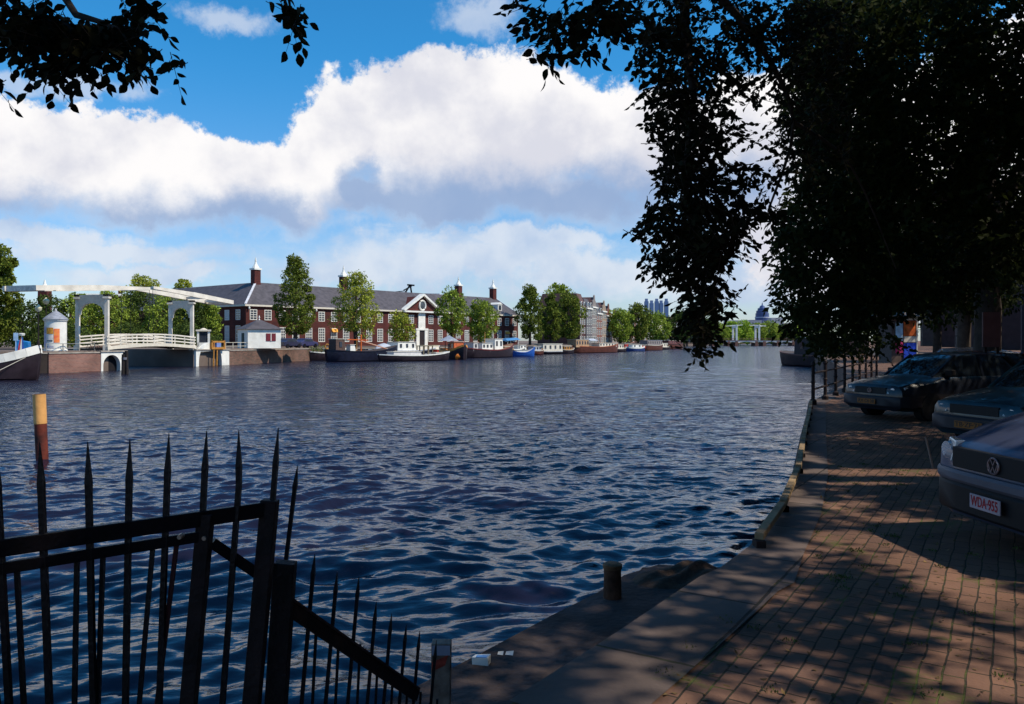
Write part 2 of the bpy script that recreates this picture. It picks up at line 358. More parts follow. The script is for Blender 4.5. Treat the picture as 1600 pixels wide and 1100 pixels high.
# ---------------------------------------------------------------- right bank (the quay we stand on), layout units
QZ = 1.5
fl = lambda px: (3.313/(1-.75*(px-800)/FP))                 # depth of the fence line at pixel column px
def fpt(px): d = fl(px); return (X_of(px, d), d)
EDGE = [(-9,-3.4),(-1.62,2.13),(-.80,2.77),(-.30,2.82),(0,3.30),(.55,4.08),(1.19,5.03),(1.38,5.24),(1.74,5.8),(2.32,7.0),(3.17,9.0),(4.6,12.7),(5.9,16.0),(7.05,19.0),
        (11.2,27.0),(17.5,42),(37.5,100),(80,215),(156,425),(262,700),(900,2300)]
m = MB(); poly = EDGE+[(2400,2300),(2400,-40),(-9,-40)]
m.prism(poly, -1.2, QZ); m.cur = 0
struct(m.build('quay_wall', [M_wallold])).location.z = -.002
# paving: coping slabs along the edge, clinkers behind, parking bay and road
def offs(pl, t):
    out = []
    for i, p in enumerate(pl):
        a = Vector(pl[max(i-1,0)]); b = Vector(pl[min(i+1,len(pl)-1)]); d = (b-a).normalized(); out.append((p[0]+d.y*t, p[1]-d.x*t))
    return out
def strip(name, a, b, z, mt, zb=None, kind=True):
    m = MB(); n = len(a); vs = [(x,y,z) for x,y in a]+[(x,y,z) for x,y in b]
    m.add(vs, [(i,i+1,n+i+1,n+i) for i in range(n-1)])
    o = m.build(name, mt); 
    for p in o.data.polygons:
        if p.normal.z < 0: p.flip()
    return struct(o)
E2 = EDGE[4:]
o = strip('pavement', offs(E2,.0), offs(E2, 60), QZ+.004, M_pave)
m = MB(); m.prism([(-9,-3.4),(-1.62,2.13),(-.80,2.77),(-.30,2.82),(0,3.30),(4,-.0),(60,-30),(-9,-30)], QZ+.001, QZ+.0045); struct(m.build('near_pavement', M_pave))
strip('coping_slabs', offs(E2,-.015), [(x, y) for x, y in offs(E2[:4],.48)]+offs(E2[4:],.36), QZ+.012, M_slab)
strip('road', offs(E2[2:], 5.6), offs(E2[2:], 10.5), QZ+.012, M_asph)
# timber kerb beam along the edge with gaps beneath
kb = thing('kerb_beam', 'low weathered timber beam along the quay edge', 'beam'); 
m = MB(); kp = offs(EDGE[8:14], .05)
for i in range(len(kp)-1):
    a, b = Vector(kp[i]), Vector(kp[i+1]); n = max(1, int((b-a).length/1.1))
    for j in range(n):
        p = a.lerp(b, j/n); q = a.lerp(b, (j+.94)/n)
        m.bar((p.x,p.y,QZ+.085), (q.x,q.y,QZ+.085+random.uniform(-.006,.006)), .065, .05)
m.build('beam', mat('grey_timber', (.26,.18,.10), .85, .5, 4, bump=.6, bscale=25), kb, bevel=.006)
m = MB()
for i in range(len(kp)-1):
    a, b = Vector(kp[i]), Vector(kp[i+1]); n = max(1, int((b-a).length/1.1))
    for j in range(n+1):
        p = a.lerp(b, j/n); m.box(p.x-.035, p.x+.035, p.y-.05, p.y+.05, QZ, QZ+.062)
m.build('support', M_rust, kb)
# lower landing and the stair down to it
LZ = .8
m = MB(); m.prism([(-1.9,3.28),(-.1,5.8),(.30,6.38),(.756,7.0),(1.05,7.5),(1.44,7.86),(1.9,7.75),(2.75,7.55),(3.2,9.2),(2,5),(0,3.0),(-.75,2.6)], -1.2, LZ)
ld = struct(m.build('landing', mat('landing_stone', (.050,.036,.034), .9, .6, 2.0, bump=.9, bscale=18)))
m = MB(); m.add([], [])
gx = np.linspace(-1,1,22)
vs = []; fs = []
for j, v in enumerate(gx):
    for i, u in enumerate(gx):
        rr = math.hypot(u, v); h = max(0, 1-rr**2)*.17*(1+.35*math.sin(5*u+3*v)+.25*math.sin(11*u-7*v)); vs.append((1.62+u*.50+.15*v, 7.42+v*.36, LZ-.006+h*.62))
for j in range(21):
    for i in range(21): fs.append((j*22+i, j*22+i+1, (j+1)*22+i+1, (j+1)*22+i))
m.add(vs, fs); struct(m.build('earth_mound', mat('mound_soil', (.060,.038,.026), .95, .6, 5, bump=.9, bscale=30), smooth=True))
m = MB()
for i in range(4):
    y0 = 2.80+i*.27; z = QZ-.165*(i+1); dx = i*.11
    m.hexa([(-.83+dx,y0+.02,LZ-.3),(-.33+dx,y0-.05,LZ-.3),(-.16+dx,y0+.25,LZ-.3),(-.70+dx,y0+.30,LZ-.3)], [(-.83+dx,y0+.02,z),(-.33+dx,y0-.05,z),(-.16+dx,y0+.25,z),(-.70+dx,y0+.30,z)])
o = m.build('quay_steps', M_slab); tag(o, 'short stone steps going down from the quay beside the sloping railing', 'steps')

# ---------------------------------------------------------------- spiked fence at the lower left
fe = thing('spiked_fence', 'black iron fence with tall spikes at the lower left, in front of the water', 'fence')
zof = lambda py, d: CAMZ-(py-HY)/FP*d
def spike(mb, base, top, w, tip=.12, flare=1.08):
    base, top = Vector(base), Vector(top); L_ = (top-base).length; k1 = top+(base-top)*(tip/L_); k2 = top+(base-top)*(tip*1.25/L_)
    mb.bar(base, k2, w); mb.bar(k2, k1, w, None, (0,0,1), w*flare, w*flare); mb.bar(k1, top, w*flare, None, (0,0,1), w*.12, w*.12)
for pt, py, pb in ((-62,694,-30),(-8,692,14),(62,691,77),(137,690,146),(203,686,196),(264,677,249),(323,673,303),(373,672,346),(435,668,402)):
    x, d = fpt(pt); xb, db = fpt(pb); m = MB()
    top = Vector((x, d, zof(py, d))); bot = Vector((xb, db, zof(1100, db))); bot = bot+(bot-top)*.30
    if pt == 373:    # this bar has a kink just above the rail
        k_ = top.lerp(bot, .155)+Vector((.012,0,0)); spike(m, k_, top, .0165); m.bar(k_, bot, .0165)
    elif pt == 323: spike(m, top.lerp(bot, .30), top, .0165)
    elif pt == 435: spike(m, top.lerp(bot, .24), top, .0165)
    else: spike(m, bot, top, .0158)
    m.build('bar', M_iron, fe)
for pt, py, pb in ((-36,900,-8),(22,886,33),(117,868,113),(158,860,150),(237,846,215),(275,840,243)):
    x, d = fpt(pt); xb, db = fpt(pb); m = MB(); top = Vector((x, d+.012, zof(py, d))); bot = Vector((xb, db+.012, zof(1100, db))); bot = bot+(bot-top)*.4
    m.bar(bot, top, .012); m.build('short_bar', M_iron if pt != 275 else mat('red_brown_iron', (.10,.02,.02), .6), fe)
def rail(name, pa, ya, pb, yb, th, dep, off=0, parent=fe, mt=M_iron):
    xa, da = fpt(pa); xb, db = fpt(pb); m = MB()
    m.bar((xa, da+off, zof(ya, da)), (xb, db+off, zof(yb, db)), dep, th); return m.build(name, mt, parent, bevel=.003)
rail('top_rail', -260, 894, 432, 793, .050, .024); rail('lower_rail', -260, 930, 312, 838, .034, .020, .0)
m = MB(); x, d = fpt(322); xb, db = fpt(280); m.bar((xb-.012,db,1.5-.10), (x,d,zof(803,d)), .047, .04); m.build('post', M_rust, fe, bevel=.003)
m = MB(); x, d = fpt(422); xb, db = fpt(386); m.bar((xb-.02,db,1.5-.10), (x,d,zof(781,d)), .054, .045); m.build('post', M_rust, fe, bevel=.003)
m = MB(); x, d = fpt(327); xb, db = fpt(412); m.bar((x,d+.02,zof(850,d)), (xb,db+.02,zof(908,db)), .02, .035); m.build('brace', M_iron, fe)
for px, py in ((286,836),(324,838)):
    x, d = fpt(px); m = MB(); z = zof(py, d); a = Vector((x,d-.026,z)); m.path([a+Vector((0,.02,0)), a+Vector((0,-.004,0))], [.009,.007], 10); m.build('bolt', mat('worn_steel', (.45,.38,.34), .4, metal=.7), fe)
# stair railing going down
sr = thing('stair_railing', 'spiked iron handrail sloping down beside the quay steps', 'railing')
def sd_(px): return 2.83+(px-450)/(690-450)*.92
def spt(px, py): d = sd_(px); return Vector((X_of(px, d), d, CAMZ-(py-HY)/FP*d))
m = MB(); a = spt(446,878); b = spt(428,1010); b = b+(b-a)*1.2; b.y = a.y+.02; m.bar(b, a, .072, .05); m.build('post', mat('brown_iron', (.016,.009,.010), .7, .5, 8, bump=.4), sr, bevel=.003)
m = MB(); a = spt(446,946); b = spt(650,1086); m.bar(a, b, .03, .046); m.build('sloping_rail', M_rust, sr, bevel=.003)
m = MB(); m.bar(a+Vector((0,0,.032)), b+Vector((0,0,.032)), .045, .008); m.build('rail_flange', mat('lighter_rail_top', (.045,.026,.030), .5, .5, 12, bump=.3), sr)  # strip on top of the rail in a lighter tone
for i, (px, py) in enumerate(((465,727),(492,865),(527,893),(561,900),(588,940),(612,958),(635,975),(656,985),(682,1000))):
    t = spt(px, py); b = t+Vector((-.055,0,-.62 if i else -.45)); m = MB(); spike(m, b, t, .0135, .075, 1.2); m.build('bar', M_iron, sr)
    m = MB(); c = t.lerp(b, .45 if i else .9)+Vector((.028 if i else -.02,.008,0)); m.bar(c+Vector((-.02,0,-.4)), c, .010); m.build('short_bar', M_iron, sr)
# little pieces round the stair foot
gp = thing('marker_post', 'peeling white square post with a red patch at the foot of the stair railing', 'post')
d = 3.95; x = X_of(690, d); m = MB(); m.bar((x-.012,d,.4), (x,d,zof(1002,d)), .095, .075); m.build('post', mat('peeling_white', (.30,.22,.17), .8, .6, 9, col2=(.10,.055,.04), bump=.6, bscale=30), gp, bevel=.004)
m = MB(); z = zof(1033, d); m.hexa([(x-.044,d-.041,z-.035),(x+.020,d-.041,z-.005),(x+.020,d-.036,z-.005),(x-.044,d-.036,z-.035)], [(x-.044,d-.041,z+.010),(x+.036,d-.041,z+.045),(x+.036,d-.036,z+.045),(x-.044,d-.036,z+.010)]); m.build('red_patch', mat('dull_red', (.30,.04,.025), .7, .5, 20), gp)
m = MB(); z = zof(1008, d); m.box(x-.045,x+.045,d-.042,d-.0375,z-.035,z+.012); m.build('grey_patch', mat('grey_patch', (.33,.33,.42), .6), gp)
m = MB(); d = 5.9; c = P(957, 937, 6.85)
bo = thing('mooring_bollard', 'short rusty brown mooring stump on the lower landing', 'bollard', (c.x, c.y, LZ))
m.lathe([(.080,-.02),(.078,.05),(.074,.20),(.076,.262)], n=14); m.build('stump', mat('rust_brown_wood', (.085,.036,.02), .85, .6, 7, bump=.8, bscale=26), bo, smooth=True)
m = MB(); m.lathe([(.082,.25),(.084,.285),(.06,.296)], n=14); m.build('cap', mat('stump_top', (.17,.085,.04), .8, .5, 9, bump=.5), bo, smooth=True)
c = P(752, 1052, 5.45); bx = thing('litter_carton', 'crumpled pale blue and white carton lying on the landing', 'carton', (c.x, c.y, LZ), R(-14))
m = MB(); m.hexa([(-.055,-.035,0),(.060,-.035,.0),(.058,.03,0),(-.055,.03,0)], [(-.060,-.03,.048),(.055,-.035,.055),(.06,.03,.06),(-.05,.034,.046)]); m.build('box', M_white, bx, bevel=.003)
m = MB(); m.hexa([(-.03,-.031,.050),(.045,-.033,.054),(.048,.0,.056),(-.028,.0,.051)], [(-.03,-.031,.054),(.045,-.033,.059),(.048,.0,.061),(-.028,.0,.055)]); m.build('blue_print', mat('pale_blue_print', (.15,.38,.75), .5), bx)
for px, py, s_, lb in ((782,1029,.022,'small torn white paper scrap right of the carton'),(796,1036,.030,'larger crumpled white paper scrap, farther right of the carton')):
    c = P(px, py, 5.6); m = MB(); m.add([(c.x-s_,c.y-s_*.5,LZ+.006),(c.x+s_*.8,c.y-s_*.7,LZ+.004),(c.x+s_,c.y+s_*.6,LZ+.022),(c.x+s_*.1,c.y+s_*.2,LZ+.010),(c.x-s_*.7,c.y+s_*.6,LZ+.018)], [(0,1,3),(1,2,3),(2,4,3),(4,0,3)]); tag(m.build('paper_scrap', M_white), lb, 'litter')

# ---------------------------------------------------------------- pile in the water at the left
c = (X_of(64, 19.9), 19.9); pl = thing('mooring_pile', 'leaning round pile with a pale yellow top rising from the river', 'pile', (c[0], c[1], 0))
m = MB(); m.path([(.03,0,-.8),(.03,0,.05),(-.012,0,.93)], [.142,.142,.140], 16); m.build('shaft', mat('red_brown_wood', (.20,.035,.018), .75, .6, 2.2, col2=(.035,.012,.012), bump=.5), pl, smooth=True)
m = MB(); m.path([(-.0125,0,.93),(-.045,0,1.66)], [.147,.147], 16); m.build('painted_top', mat('yellow_top', (.70,.36,.12), .6, .2, 4, bump=.3), pl, smooth=True)
m = MB(); m.path([(-.045,0,1.66),(-.046,0,1.675)], [.136,.10], 16); m.build('end_grain', M_wood, pl)

# ---------------------------------------------------------------- right railing beside the water
rl = thing('quay_railing', 'dark iron railing with two rails on the far part of the right quay', 'railing')
pts = [Vector((7.0+.5*1.75*i, 18.6+.866*1.75*i)) for i in range(9)]
for i, p in enumerate(pts):
    m = MB(); m.lathe([(.085,0),(.085,.10),(.045,.14),(.042,.50),(.06,.53),(.042,.56),(.04,.90),(.062,.93),(.05,.99),(.02,1.02)], (p.x,p.y,QZ), 8); m.build('post', M_rust, rl)
for z in (.36, .74):
    m = MB(); m.path([(p.x,p.y,QZ+z) for p in pts], .022, 6); m.build('rail', M_rust, rl)
# ---------------------------------------------------------------- far bank, layout units
FZ = 2.0
ax = Vector((.30,.954)); inl = Vector((-.954,.30))          # drawbridge axis and inland direction
P1 = Vector((-40.5,80)); P2 = Vector((-36.8,92))
n1 = P1+ax*1.2; n2 = P2-ax*.2
FE = [(-260,20),(-90,52),(-62,64),(-47.5,69),(-42.4,73.0),(n1.x+.55,n1.y)]
notch = [(n1.x+inl.x*60, n1.y+inl.y*60), (n2.x+inl.x*60, n2.y+inl.y*60)]
FE2 = [(n2.x+.3,n2.y),(-35.6,96.8),(-34.6,98.5),(-33.2,105),(-31.4,114),(-29.5,121),(-25,126),(-16,133),(-4,157),(14,190),(38,245),(72,340),(92,425),(150,560),(330,980),(600,1500)]
m = MB(); m.prism(FE+notch+FE2+[(300,2300),(-1800,2300),(-1800,20)], -1.2, FZ); struct(m.build('far_bank', [mat('far_ground', (.16,.12,.10), .95, .3, .3)]))
# paved quay top, a sheet just above
m = MB(); m.add([(x,y,FZ+.01) for x,y in FE2[6:13]]+[(x-9,y+4,FZ+.01) for x,y in reversed(FE2[6:13])], [tuple(range(14))]); struct(m.build('far_street', M_asph))
def wall(name, pts, z0, z1, th, mt, label, cope=None, group=None):
    t = thing(name, label, 'wall', group=group); m = MB(); o = offs(pts, th); r = offs(pts, .05)
    for i in range(len(pts)-1):
        a, b, c, d = o[i], o[i+1], pts[i+1], pts[i]
        m.hexa([(*a,z0),(*b,z0),(*c,z0),(*d,z0)], [(*a,z1),(*b,z1),(*c,z1),(*d,z1)])
    m.build('brickwork', mt, t); m = MB(); o2 = offs(pts, th+.06); q = offs(pts, -.5)
    for i in range(len(pts)-1):
        a, b, c, d = o2[i], o2[i+1], q[i+1], q[i]
        m.hexa([(*a,z1),(*b,z1),(*c,z1),(*d,z1)], [(*a,z1+.12),(*b,z1+.12),(*c,z1+.12),(*d,z1+.12)])
    m.build('coping', cope or M_cope, t); return t
A0, A1 = Vector((-42.4,73.0)), Vector((-40.35,78.2)); dA = (A1-A0).normalized(); nA = Vector((dA.y,-dA.x))
wall('pier_wall', [(-46.5,70.2),(-42.4,73.0)], -.5, 1.78, .12, M_darkw, 'dark shaded end of the brick bridge pier')  # shade of the pier end put into its dark brick colour
wall('quay_side_wall', [tuple(A0+dA*.0), tuple(A0+dA*5.6)], -.5, 1.78, .18, M_wall, 'salmon brick pier wall below the advertising column')
wall('curved_quay_wall', FE2[1:7], -.5, 1.72, .15, M_wallold, 'long weathered brick quay wall with patched stains below the white cottage')
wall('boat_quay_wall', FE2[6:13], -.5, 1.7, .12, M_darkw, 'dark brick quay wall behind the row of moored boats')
# white arched abutments with a dark arch
def abut(p0, p1, label, zt=1.86):
    t = thing('bridge_abutment', label, 'abutment'); p0 = Vector(p0); p1 = Vector(p1); d = (p1-p0); Lh = d.length; d.normalize(); n = Vector((d.y,-d.x))
    r = Lh*.34; cx = Lh*.42; pr = [(0,-.5),(cx-r,-.5)]+[(cx-r*math.cos(a), .55+r*1.0*math.sin(a)) for a in np.linspace(0, math.pi, 13)]+[(cx+r,-.5),(Lh,-.5),(Lh,zt),(0,zt)]
    w = lambda u, z, o: (p0.x+d.x*u+n.x*o, p0.y+d.y*u+n.y*o, z)
    m = MB(); m.extr([w(u,z,.25) for u,z in pr], (-n.x*.5,-n.y*.5,0)); m.build('arch_wall', M_white, t)
    m = MB(); m.add([w(cx-r-.1,-.5,-.3),w(cx+r+.1,-.5,-.3),w(cx+r+.1,1.75,-.3),w(cx-r-.1,1.75,-.3)], [(0,1,2,3)]); m.build('arch_shade', mat('arch_dark', (.012,.01,.012), .95), t)  # near-black sheet stands in for the shade inside the arch
    m = MB(); m.hexa([w(-.1,zt,-.6),w(Lh+.1,zt,-.6),w(Lh+.1,zt,.36),w(-.1,zt,.36)], [w(-.1,zt+.14,-.6),w(Lh+.1,zt+.14,-.6),w(Lh+.1,zt+.14,.36),w(-.1,zt+.14,.36)]); m.build('coping', M_cope, t)
a0 = A0+dA*5.6; abut(a0, a0+dA*3.0, 'white arched abutment at the near end of the drawbridge')
b0 = n2+Vector((.35,.1)); abut(b0, (-34.9,98.2), 'white arched abutment at the far end of the drawbridge')

M_bw = mat('bridge_white', (.72,.66,.57), .6, .2, .8)
# ---------------------------------------------------------------- white double drawbridge
br = thing('drawbridge', 'white wooden double drawbridge with raised balance beams over the side canal', 'bridge')
def portal(p, w):
    q = p+inl*w
    for o in (p, q):
        m = MB(); m.bar((o.x,o.y,FZ+.3), (o.x,o.y,7.55), .34, .34, (0,1,0)); m.box(o.x-.28,o.x+.28,o.y-.28,o.y+.28,FZ-.1,FZ+.5); m.box(o.x-.30,o.x+.30,o.y-.3,o.y+.3,7.2,7.38); m.build('portal_post', M_bw, br)
    m = MB(); n = 13; pr = [(0,7.6),(0,5.6)]+[(.35+(w-.7)*(1-math.cos(a))/2, 5.6+1.15*math.sin(a)**.8) for a in np.linspace(0, math.pi, n)]+[(w,5.6),(w,7.6)]
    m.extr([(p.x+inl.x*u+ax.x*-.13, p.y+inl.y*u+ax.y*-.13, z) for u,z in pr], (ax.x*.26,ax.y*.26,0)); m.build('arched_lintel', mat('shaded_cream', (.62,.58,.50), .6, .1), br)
    return q
q1 = portal(P1, 3.7); q2 = portal(P2, 3.0)
for (p, q, s_, zb, zf, lb, lf) in ((P1, q1, 1, 7.75, 8.55, 8.3, 5.8), (P2, q2, -1, 7.72, 8.70, 7.4, 6.2)):
    zm = zb+(zf-zb)*lb/(lb+lf)
    for o in (p, q):
        a = o-ax*s_*lb; b = o+ax*s_*lf; m = MB()
        m.bar((a.x,a.y,zb+.0), (o.x,o.y,zm+.05), .28, .46, (0,0,1), .34, .54); m.bar((o.x,o.y,zm+.05), (b.x,b.y,zf), .32, .50, (0,0,1), .24, .28)
        m.build('balance_beam', M_bw, br)
        m = MB(); m.box(o.x-.26,o.x+.26,o.y-.26,o.y+.26,7.45,7.62); m.build('pivot_bearing', M_iron, br)
        tip = b; dk = o+ax*s_*(lf-.1); m = MB(); m.path([(tip.x,tip.y,zf-.1),(dk.x,dk.y,3.0)], .025, 5); m.build('chain', M_iron, br)
    for u, f in ((.35,.5),(.8,.5)):
        a = p-ax*s_*lb*u; b = q-ax*s_*lb*u; z = zm+(zb-zm)*u; m = MB(); m.bar((a.x,a.y,z),(b.x,b.y,z),.3,.3); m.build('cross_beam', M_bw, br)
    a = p-ax*s_*lb*.93; b = q-ax*s_*lb*.93; m = MB(); m.bar((a.x,a.y,zb),(b.x,b.y,zb),.9,.5); m.build('counterweight', mat('counterweight', (.62,.58,.52), .7), br)
    a = p+ax*s_*lf*.97; b = q+ax*s_*lf*.97; m = MB(); m.bar((a.x,a.y,zf-.05),(b.x,b.y,zf-.05),.22,.25); m.build('tip_beam', M_bw, br)
Ls = (P2-P1).length; NN = 16
def deckz(u): return 2.25+.30*math.sin(math.pi*u)
for off, in ((-.15,),(3.6,)):
    o0 = P1+inl*(off-.05)
    for zz, w, h, mt, nm in ((0.0,.3,.34,M_cream,'edge_beam'),(.45,.08,.13,M_bw,'rail'),(.80,.08,.13,M_bw,'rail'),(1.12,.10,.14,M_bw,'rail')):
        m = MB()
        for i in range(NN):
            u0, u1 = -.02+1.04*i/NN, -.02+1.04*(i+1)/NN; a = o0+ax*Ls*u0; b = o0+ax*Ls*u1; m.bar((a.x,a.y,deckz(u0)+zz),(b.x,b.y,deckz(u1)+zz),w,h)
        m.build(nm, mt, br)
    for i in range(9):
        u = i/8; a = o0+ax*Ls*u; m = MB(); m.bar((a.x,a.y,deckz(u)+.1),(a.x,a.y,deckz(u)+1.2),.1); m.build('rail_post', M_bw, br)
m = MB()
for i in range(NN):
    u0, u1 = i/NN, (i+1)/NN; a, b = P1+ax*Ls*u0, P1+ax*Ls*u1; c, d = b+inl*3.6, a+inl*3.6; z0, z1 = deckz(u0), deckz(u1)
    m.hexa([(a.x,a.y,z0-.2),(b.x,b.y,z1-.2),(c.x,c.y,z1-.2),(d.x,d.y,z0-.2)], [(a.x,a.y,z0+.05),(b.x,b.y,z1+.05),(c.x,c.y,z1+.05),(d.x,d.y,z0+.05)])
m.build('deck', M_wood, br)
# the pier in the opening
for px, d, w, top, lab in ((195, 70.5, .34, 548, 'dark timber mooring pile in front of the drawbridge opening'), (530, 113.5, .45, 545, 'dark pile standing beside the black barge')):
    x = X_of(px, d); zt = zof(top, d); t = thing('dolphin_pile', lab, 'pile', (x, d, 0)); m = MB()
    for k_ in range(3):
        a = k_*2.1; m.path([(math.cos(a)*w*.62,math.sin(a)*w*.62,-1),(math.cos(a)*w*.42,math.sin(a)*w*.42,zt-.15*k_)], w*.42, 8)
    m.build('piles', M_tar, t); m = MB(); m.lathe([(w*.8,zt*.62),(w*.8,zt*.72)], n=10); m.build('iron_band', mat('grey_band', (.16,.16,.19), .5), t)
# timber fender with ochre posts at the far abutment
ff = thing('timber_fender', 'ochre timber fender frame on posts in front of the far abutment', 'fender', (X_of(341,95.5), 95.5, 0), math.atan2(ax.y, ax.x))
for u in (-.9,-.3): 
    m = MB(); m.path([(u,.0,-.8),(u+.1,0,2.9)], .10, 6); m.build('post', M_ochre, ff)
m = MB(); m.box(-1.3,1.2,-.15,.15,1.95,2.2); m.box(-1.3,1.2,-.1,.1,2.75,2.95); m.box(-1.3,-1.1,-.1,.1,2.2,3.0); m.box(1.0,1.2,-.1,.1,2.2,3.0); m.build('frame', M_ochre, ff)
m = MB(); m.box(-.45,.35,-.14,.14,2.22,2.72); m.build('blue_panel', mat('pale_blue_panel', (.18,.24,.50), .5), ff)

# ---------------------------------------------------------------- small quay furniture across the water
def gz(px, d, z=FZ): return (X_of(px, d), d, z)
ac = thing('advertising_column', 'white round advertising column with orange and red posters and a grey cone roof', 'advertising column', gz(87, 75.5, 1.9))
m = MB(); m.lathe([(1.0,0),(1.0,.25),(.93,.3),(.93,2.9),(1.02,2.95),(1.02,3.1)], n=28); m.build('drum', M_white, ac, smooth=True)
m = MB(); m.lathe([(1.1,3.08),(.95,3.25),(.5,3.62),(.12,3.9),(.05,4.15)], n=28); m.build('cone_roof', mat('grey_zinc', (.30,.31,.36), .4, metal=.2), ac, smooth=True)
def patch(a0, a1, z0, z1, mt, nm='poster', r=.945):
    m = MB(); aa = np.linspace(R(a0), R(a1), 8); vs = [(r*math.cos(a), r*math.sin(a), z) for z in (z0,z1) for a in aa]; m.add(vs, [(i,i+1,9+i,8+i) for i in range(7)]); m.build(nm, mt, ac)
patch(-112,-72,1.7,2.3,mat('orange_poster', (.85,.30,.04), .5, .6, 3)); patch(-70,-40,.9,2.2,mat('red_poster', (.80,.08,.06), .5, .5, 2.5, col2=(.9,.35,.08))); patch(-110,-74,1.15,1.62,mat('white_poster', (.82,.72,.66), .5)); patch(-110,-76,1.02,1.10,M_iron); patch(-150,-115,.5,2.4,mat('lilac_poster', (.42,.42,.60), .5, .4, 2)); patch(-112,-70,.28,.6,mat('grey_text_poster', (.5,.5,.6), .6, .7, 14))
ct = thing('white_cottage', 'small white cottage with a hipped slate roof and finial on the quay', 'cottage', gz(405, 106, FZ-.02), R(38))
m = MB(); m.box(-2.2,2.2,-1.9,1.9,0,2.55); m.build('wall', M_white, ct)
m = MB(); m.hexa([(-2.5,-2.2,2.5),(2.5,-2.2,2.5),(2.5,2.2,2.5),(-2.5,2.2,2.5)], [(-.25,-.05,3.75),(.25,-.05,3.75),(.25,.05,3.75),(-.25,.05,3.75)]); rf = m.build('roof', M_slate, ct)
m = MB(); m.lathe([(.12,3.7),(.05,3.95),(.12,4.05),(.02,4.35)], n=8); m.build('finial', M_white, rf)
m = MB(); m.box(-2.35,2.35,-2.05,2.05,2.44,2.56); m.build('eaves_board', M_cream, ct)
for y_ in (0.75,):
    m = MB(); m.box(.2,1.5,-1.96,-1.9,.95,1.95); w_ = m.build('window', mat('maroon_shutter', (.16,.02,.03), .6), ct); m = MB(); m.box(.80,.90,-1.99,-1.96,.95,1.95); m.build('mullion', M_white, w_)
m = MB(); m.box(-2.26,-2.2,-.6,.3,0.05,2.0); m.build('door', mat('dark_green_door', (.03,.05,.05), .5), ct)
kb_ = thing('bridge_keeper_booth', 'small white glazed booth beside the far drawbridge post', 'booth', gz(318, 96.5, FZ), R(20))
m = MB()
for a in (-.6,.6):
    for b in (-.6,.6): m.box(a-.12,a+.12,b-.12,b+.12,0,2.1)
m.box(-.72,.72,-.72,.72,0,.75); m.build('frame', M_white, kb_)
m = MB(); m.box(-.5,.5,-.62,.62,.75,2.05); m.build('glazing', M_glass, kb_); m = MB(); m.box(-.85,.85,-.85,.85,2.1,2.3); m.lathe([(.5,2.3),(.1,2.5)], n=8); m.build('roof', M_cream, kb_)
def lamp(px, d, h, label, z=FZ):
    t = thing('street_lamp', label, 'street lamp', gz(px, d, z)); m = MB(); m.lathe([(.14,0),(.12,.9),(.07,1.0),(.05,h-.5),(.09,h-.45)], n=8); m.build('pole', M_tar, t)
    m = MB(); m.lathe([(.10,h-.45),(.26,h-.3),(.30,h-.05),(.14,h+.1),(.03,h+.25)], n=10); m.build('lantern', mat('lantern_glass', (.75,.70,.48), .4), t, smooth=True); return t
lamp(60, 74, 4.1, 'dark street lamp with a cream lantern left of the advertising column'); lamp(72, 79, 5.0, 'taller dark lamp just behind the white advertising column'); 
def railing(pts, h, label, mt, zb=FZ+.1, n_r=2, step=1.6):
    t = thing('railing', label, 'railing'); m = MB()
    for i in range(len(pts)-1):
        a, b = Vector(pts[i]), Vector(pts[i+1]); n = max(1, round((b-a).length/step))
        for j in range(n+1):
            p = a.lerp(b, j/n); q = MB(); q.bar((p.x,p.y,zb),(p.x,p.y,zb+h),.07); q.build('post', mt, t)
        for k_ in range(n_r): m.bar((a.x,a.y,zb+h*(1-k_*.5)),(b.x,b.y,zb+h*(1-k_*.5)),.05)
    m.build('rails', mt, t); return t
railing([tuple(A0+dA*.2-nA*.4), tuple(A0+dA*5.4-nA*.4)], .85, 'thin grey railing on the brick pier below the advertising column', mat('grey_rail', (.25,.25,.24), .6), 1.85)
railing([(-35.3,98.6),(-33.9,105)], .9, 'pale railing on the quay wall left of the white cottage', M_cream, 1.85)
cn = thing('blue_container', 'blue tarpaulin covered container standing left of the flag', 'container', gz(37, 69, 1.9), R(15))
m = MB(); m.hexa([(-.5,-.4,0),(.5,-.4,0),(.5,.4,0),(-.5,.4,0)], [(-.48,-.36,1.15),(.45,-.36,1.0),(.45,.36,1.0),(-.48,.36,1.15)]); m.build('body', mat('tarp_blue', (.01,.17,.45), .5, .3, 2), cn, bevel=.05)
m = MB(); m.box(-.62,-.28,-.55,-.47,1.1,1.75); m.box(-.48,-.42,-.54,-.48,0,1.1); m.build('signboard', mat('pale_blue_board', (.35,.52,.72), .5), cn)
for px, d, mtn, lab in ((452,108.5,(.03,.03,.06),'dark car parked right of the white cottage'),(478,112,(.05,.05,.12),'dark blue car parked under the tall poplar'),(715,146,(.30,.05,.04),'small red car parked behind the orange tug')):
    t = thing('parked_car', lab, 'car', gz(px, d, FZ), R(62)); 
    pr = [(-1.9,.25),(1.9,.25),(1.95,.6),(1.7,.78),(.9,.86),(.45,1.28),(-.9,1.30),(-1.5,.9),(-1.92,.82)]
    m = MB(); m.extr([(a*.9,-.75,b) for a,b in pr], (0,1.5,0)); m.build('body', mat('paint_%d' % px, mtn, .25, .1, coat=.5), t, bevel=.08)
    m = MB(); m.box(-1.05,.55,-.762,.762,.86,1.18); m.build('side_window', M_glass, t)
    for a in (-1.1,1.1):
        for b in (-.72,.72):
            m = MB(); m.path([(a,b-.09,.28),(a,b+.09,.28)], .29, 12); m.build('wheel', M_iron, t)
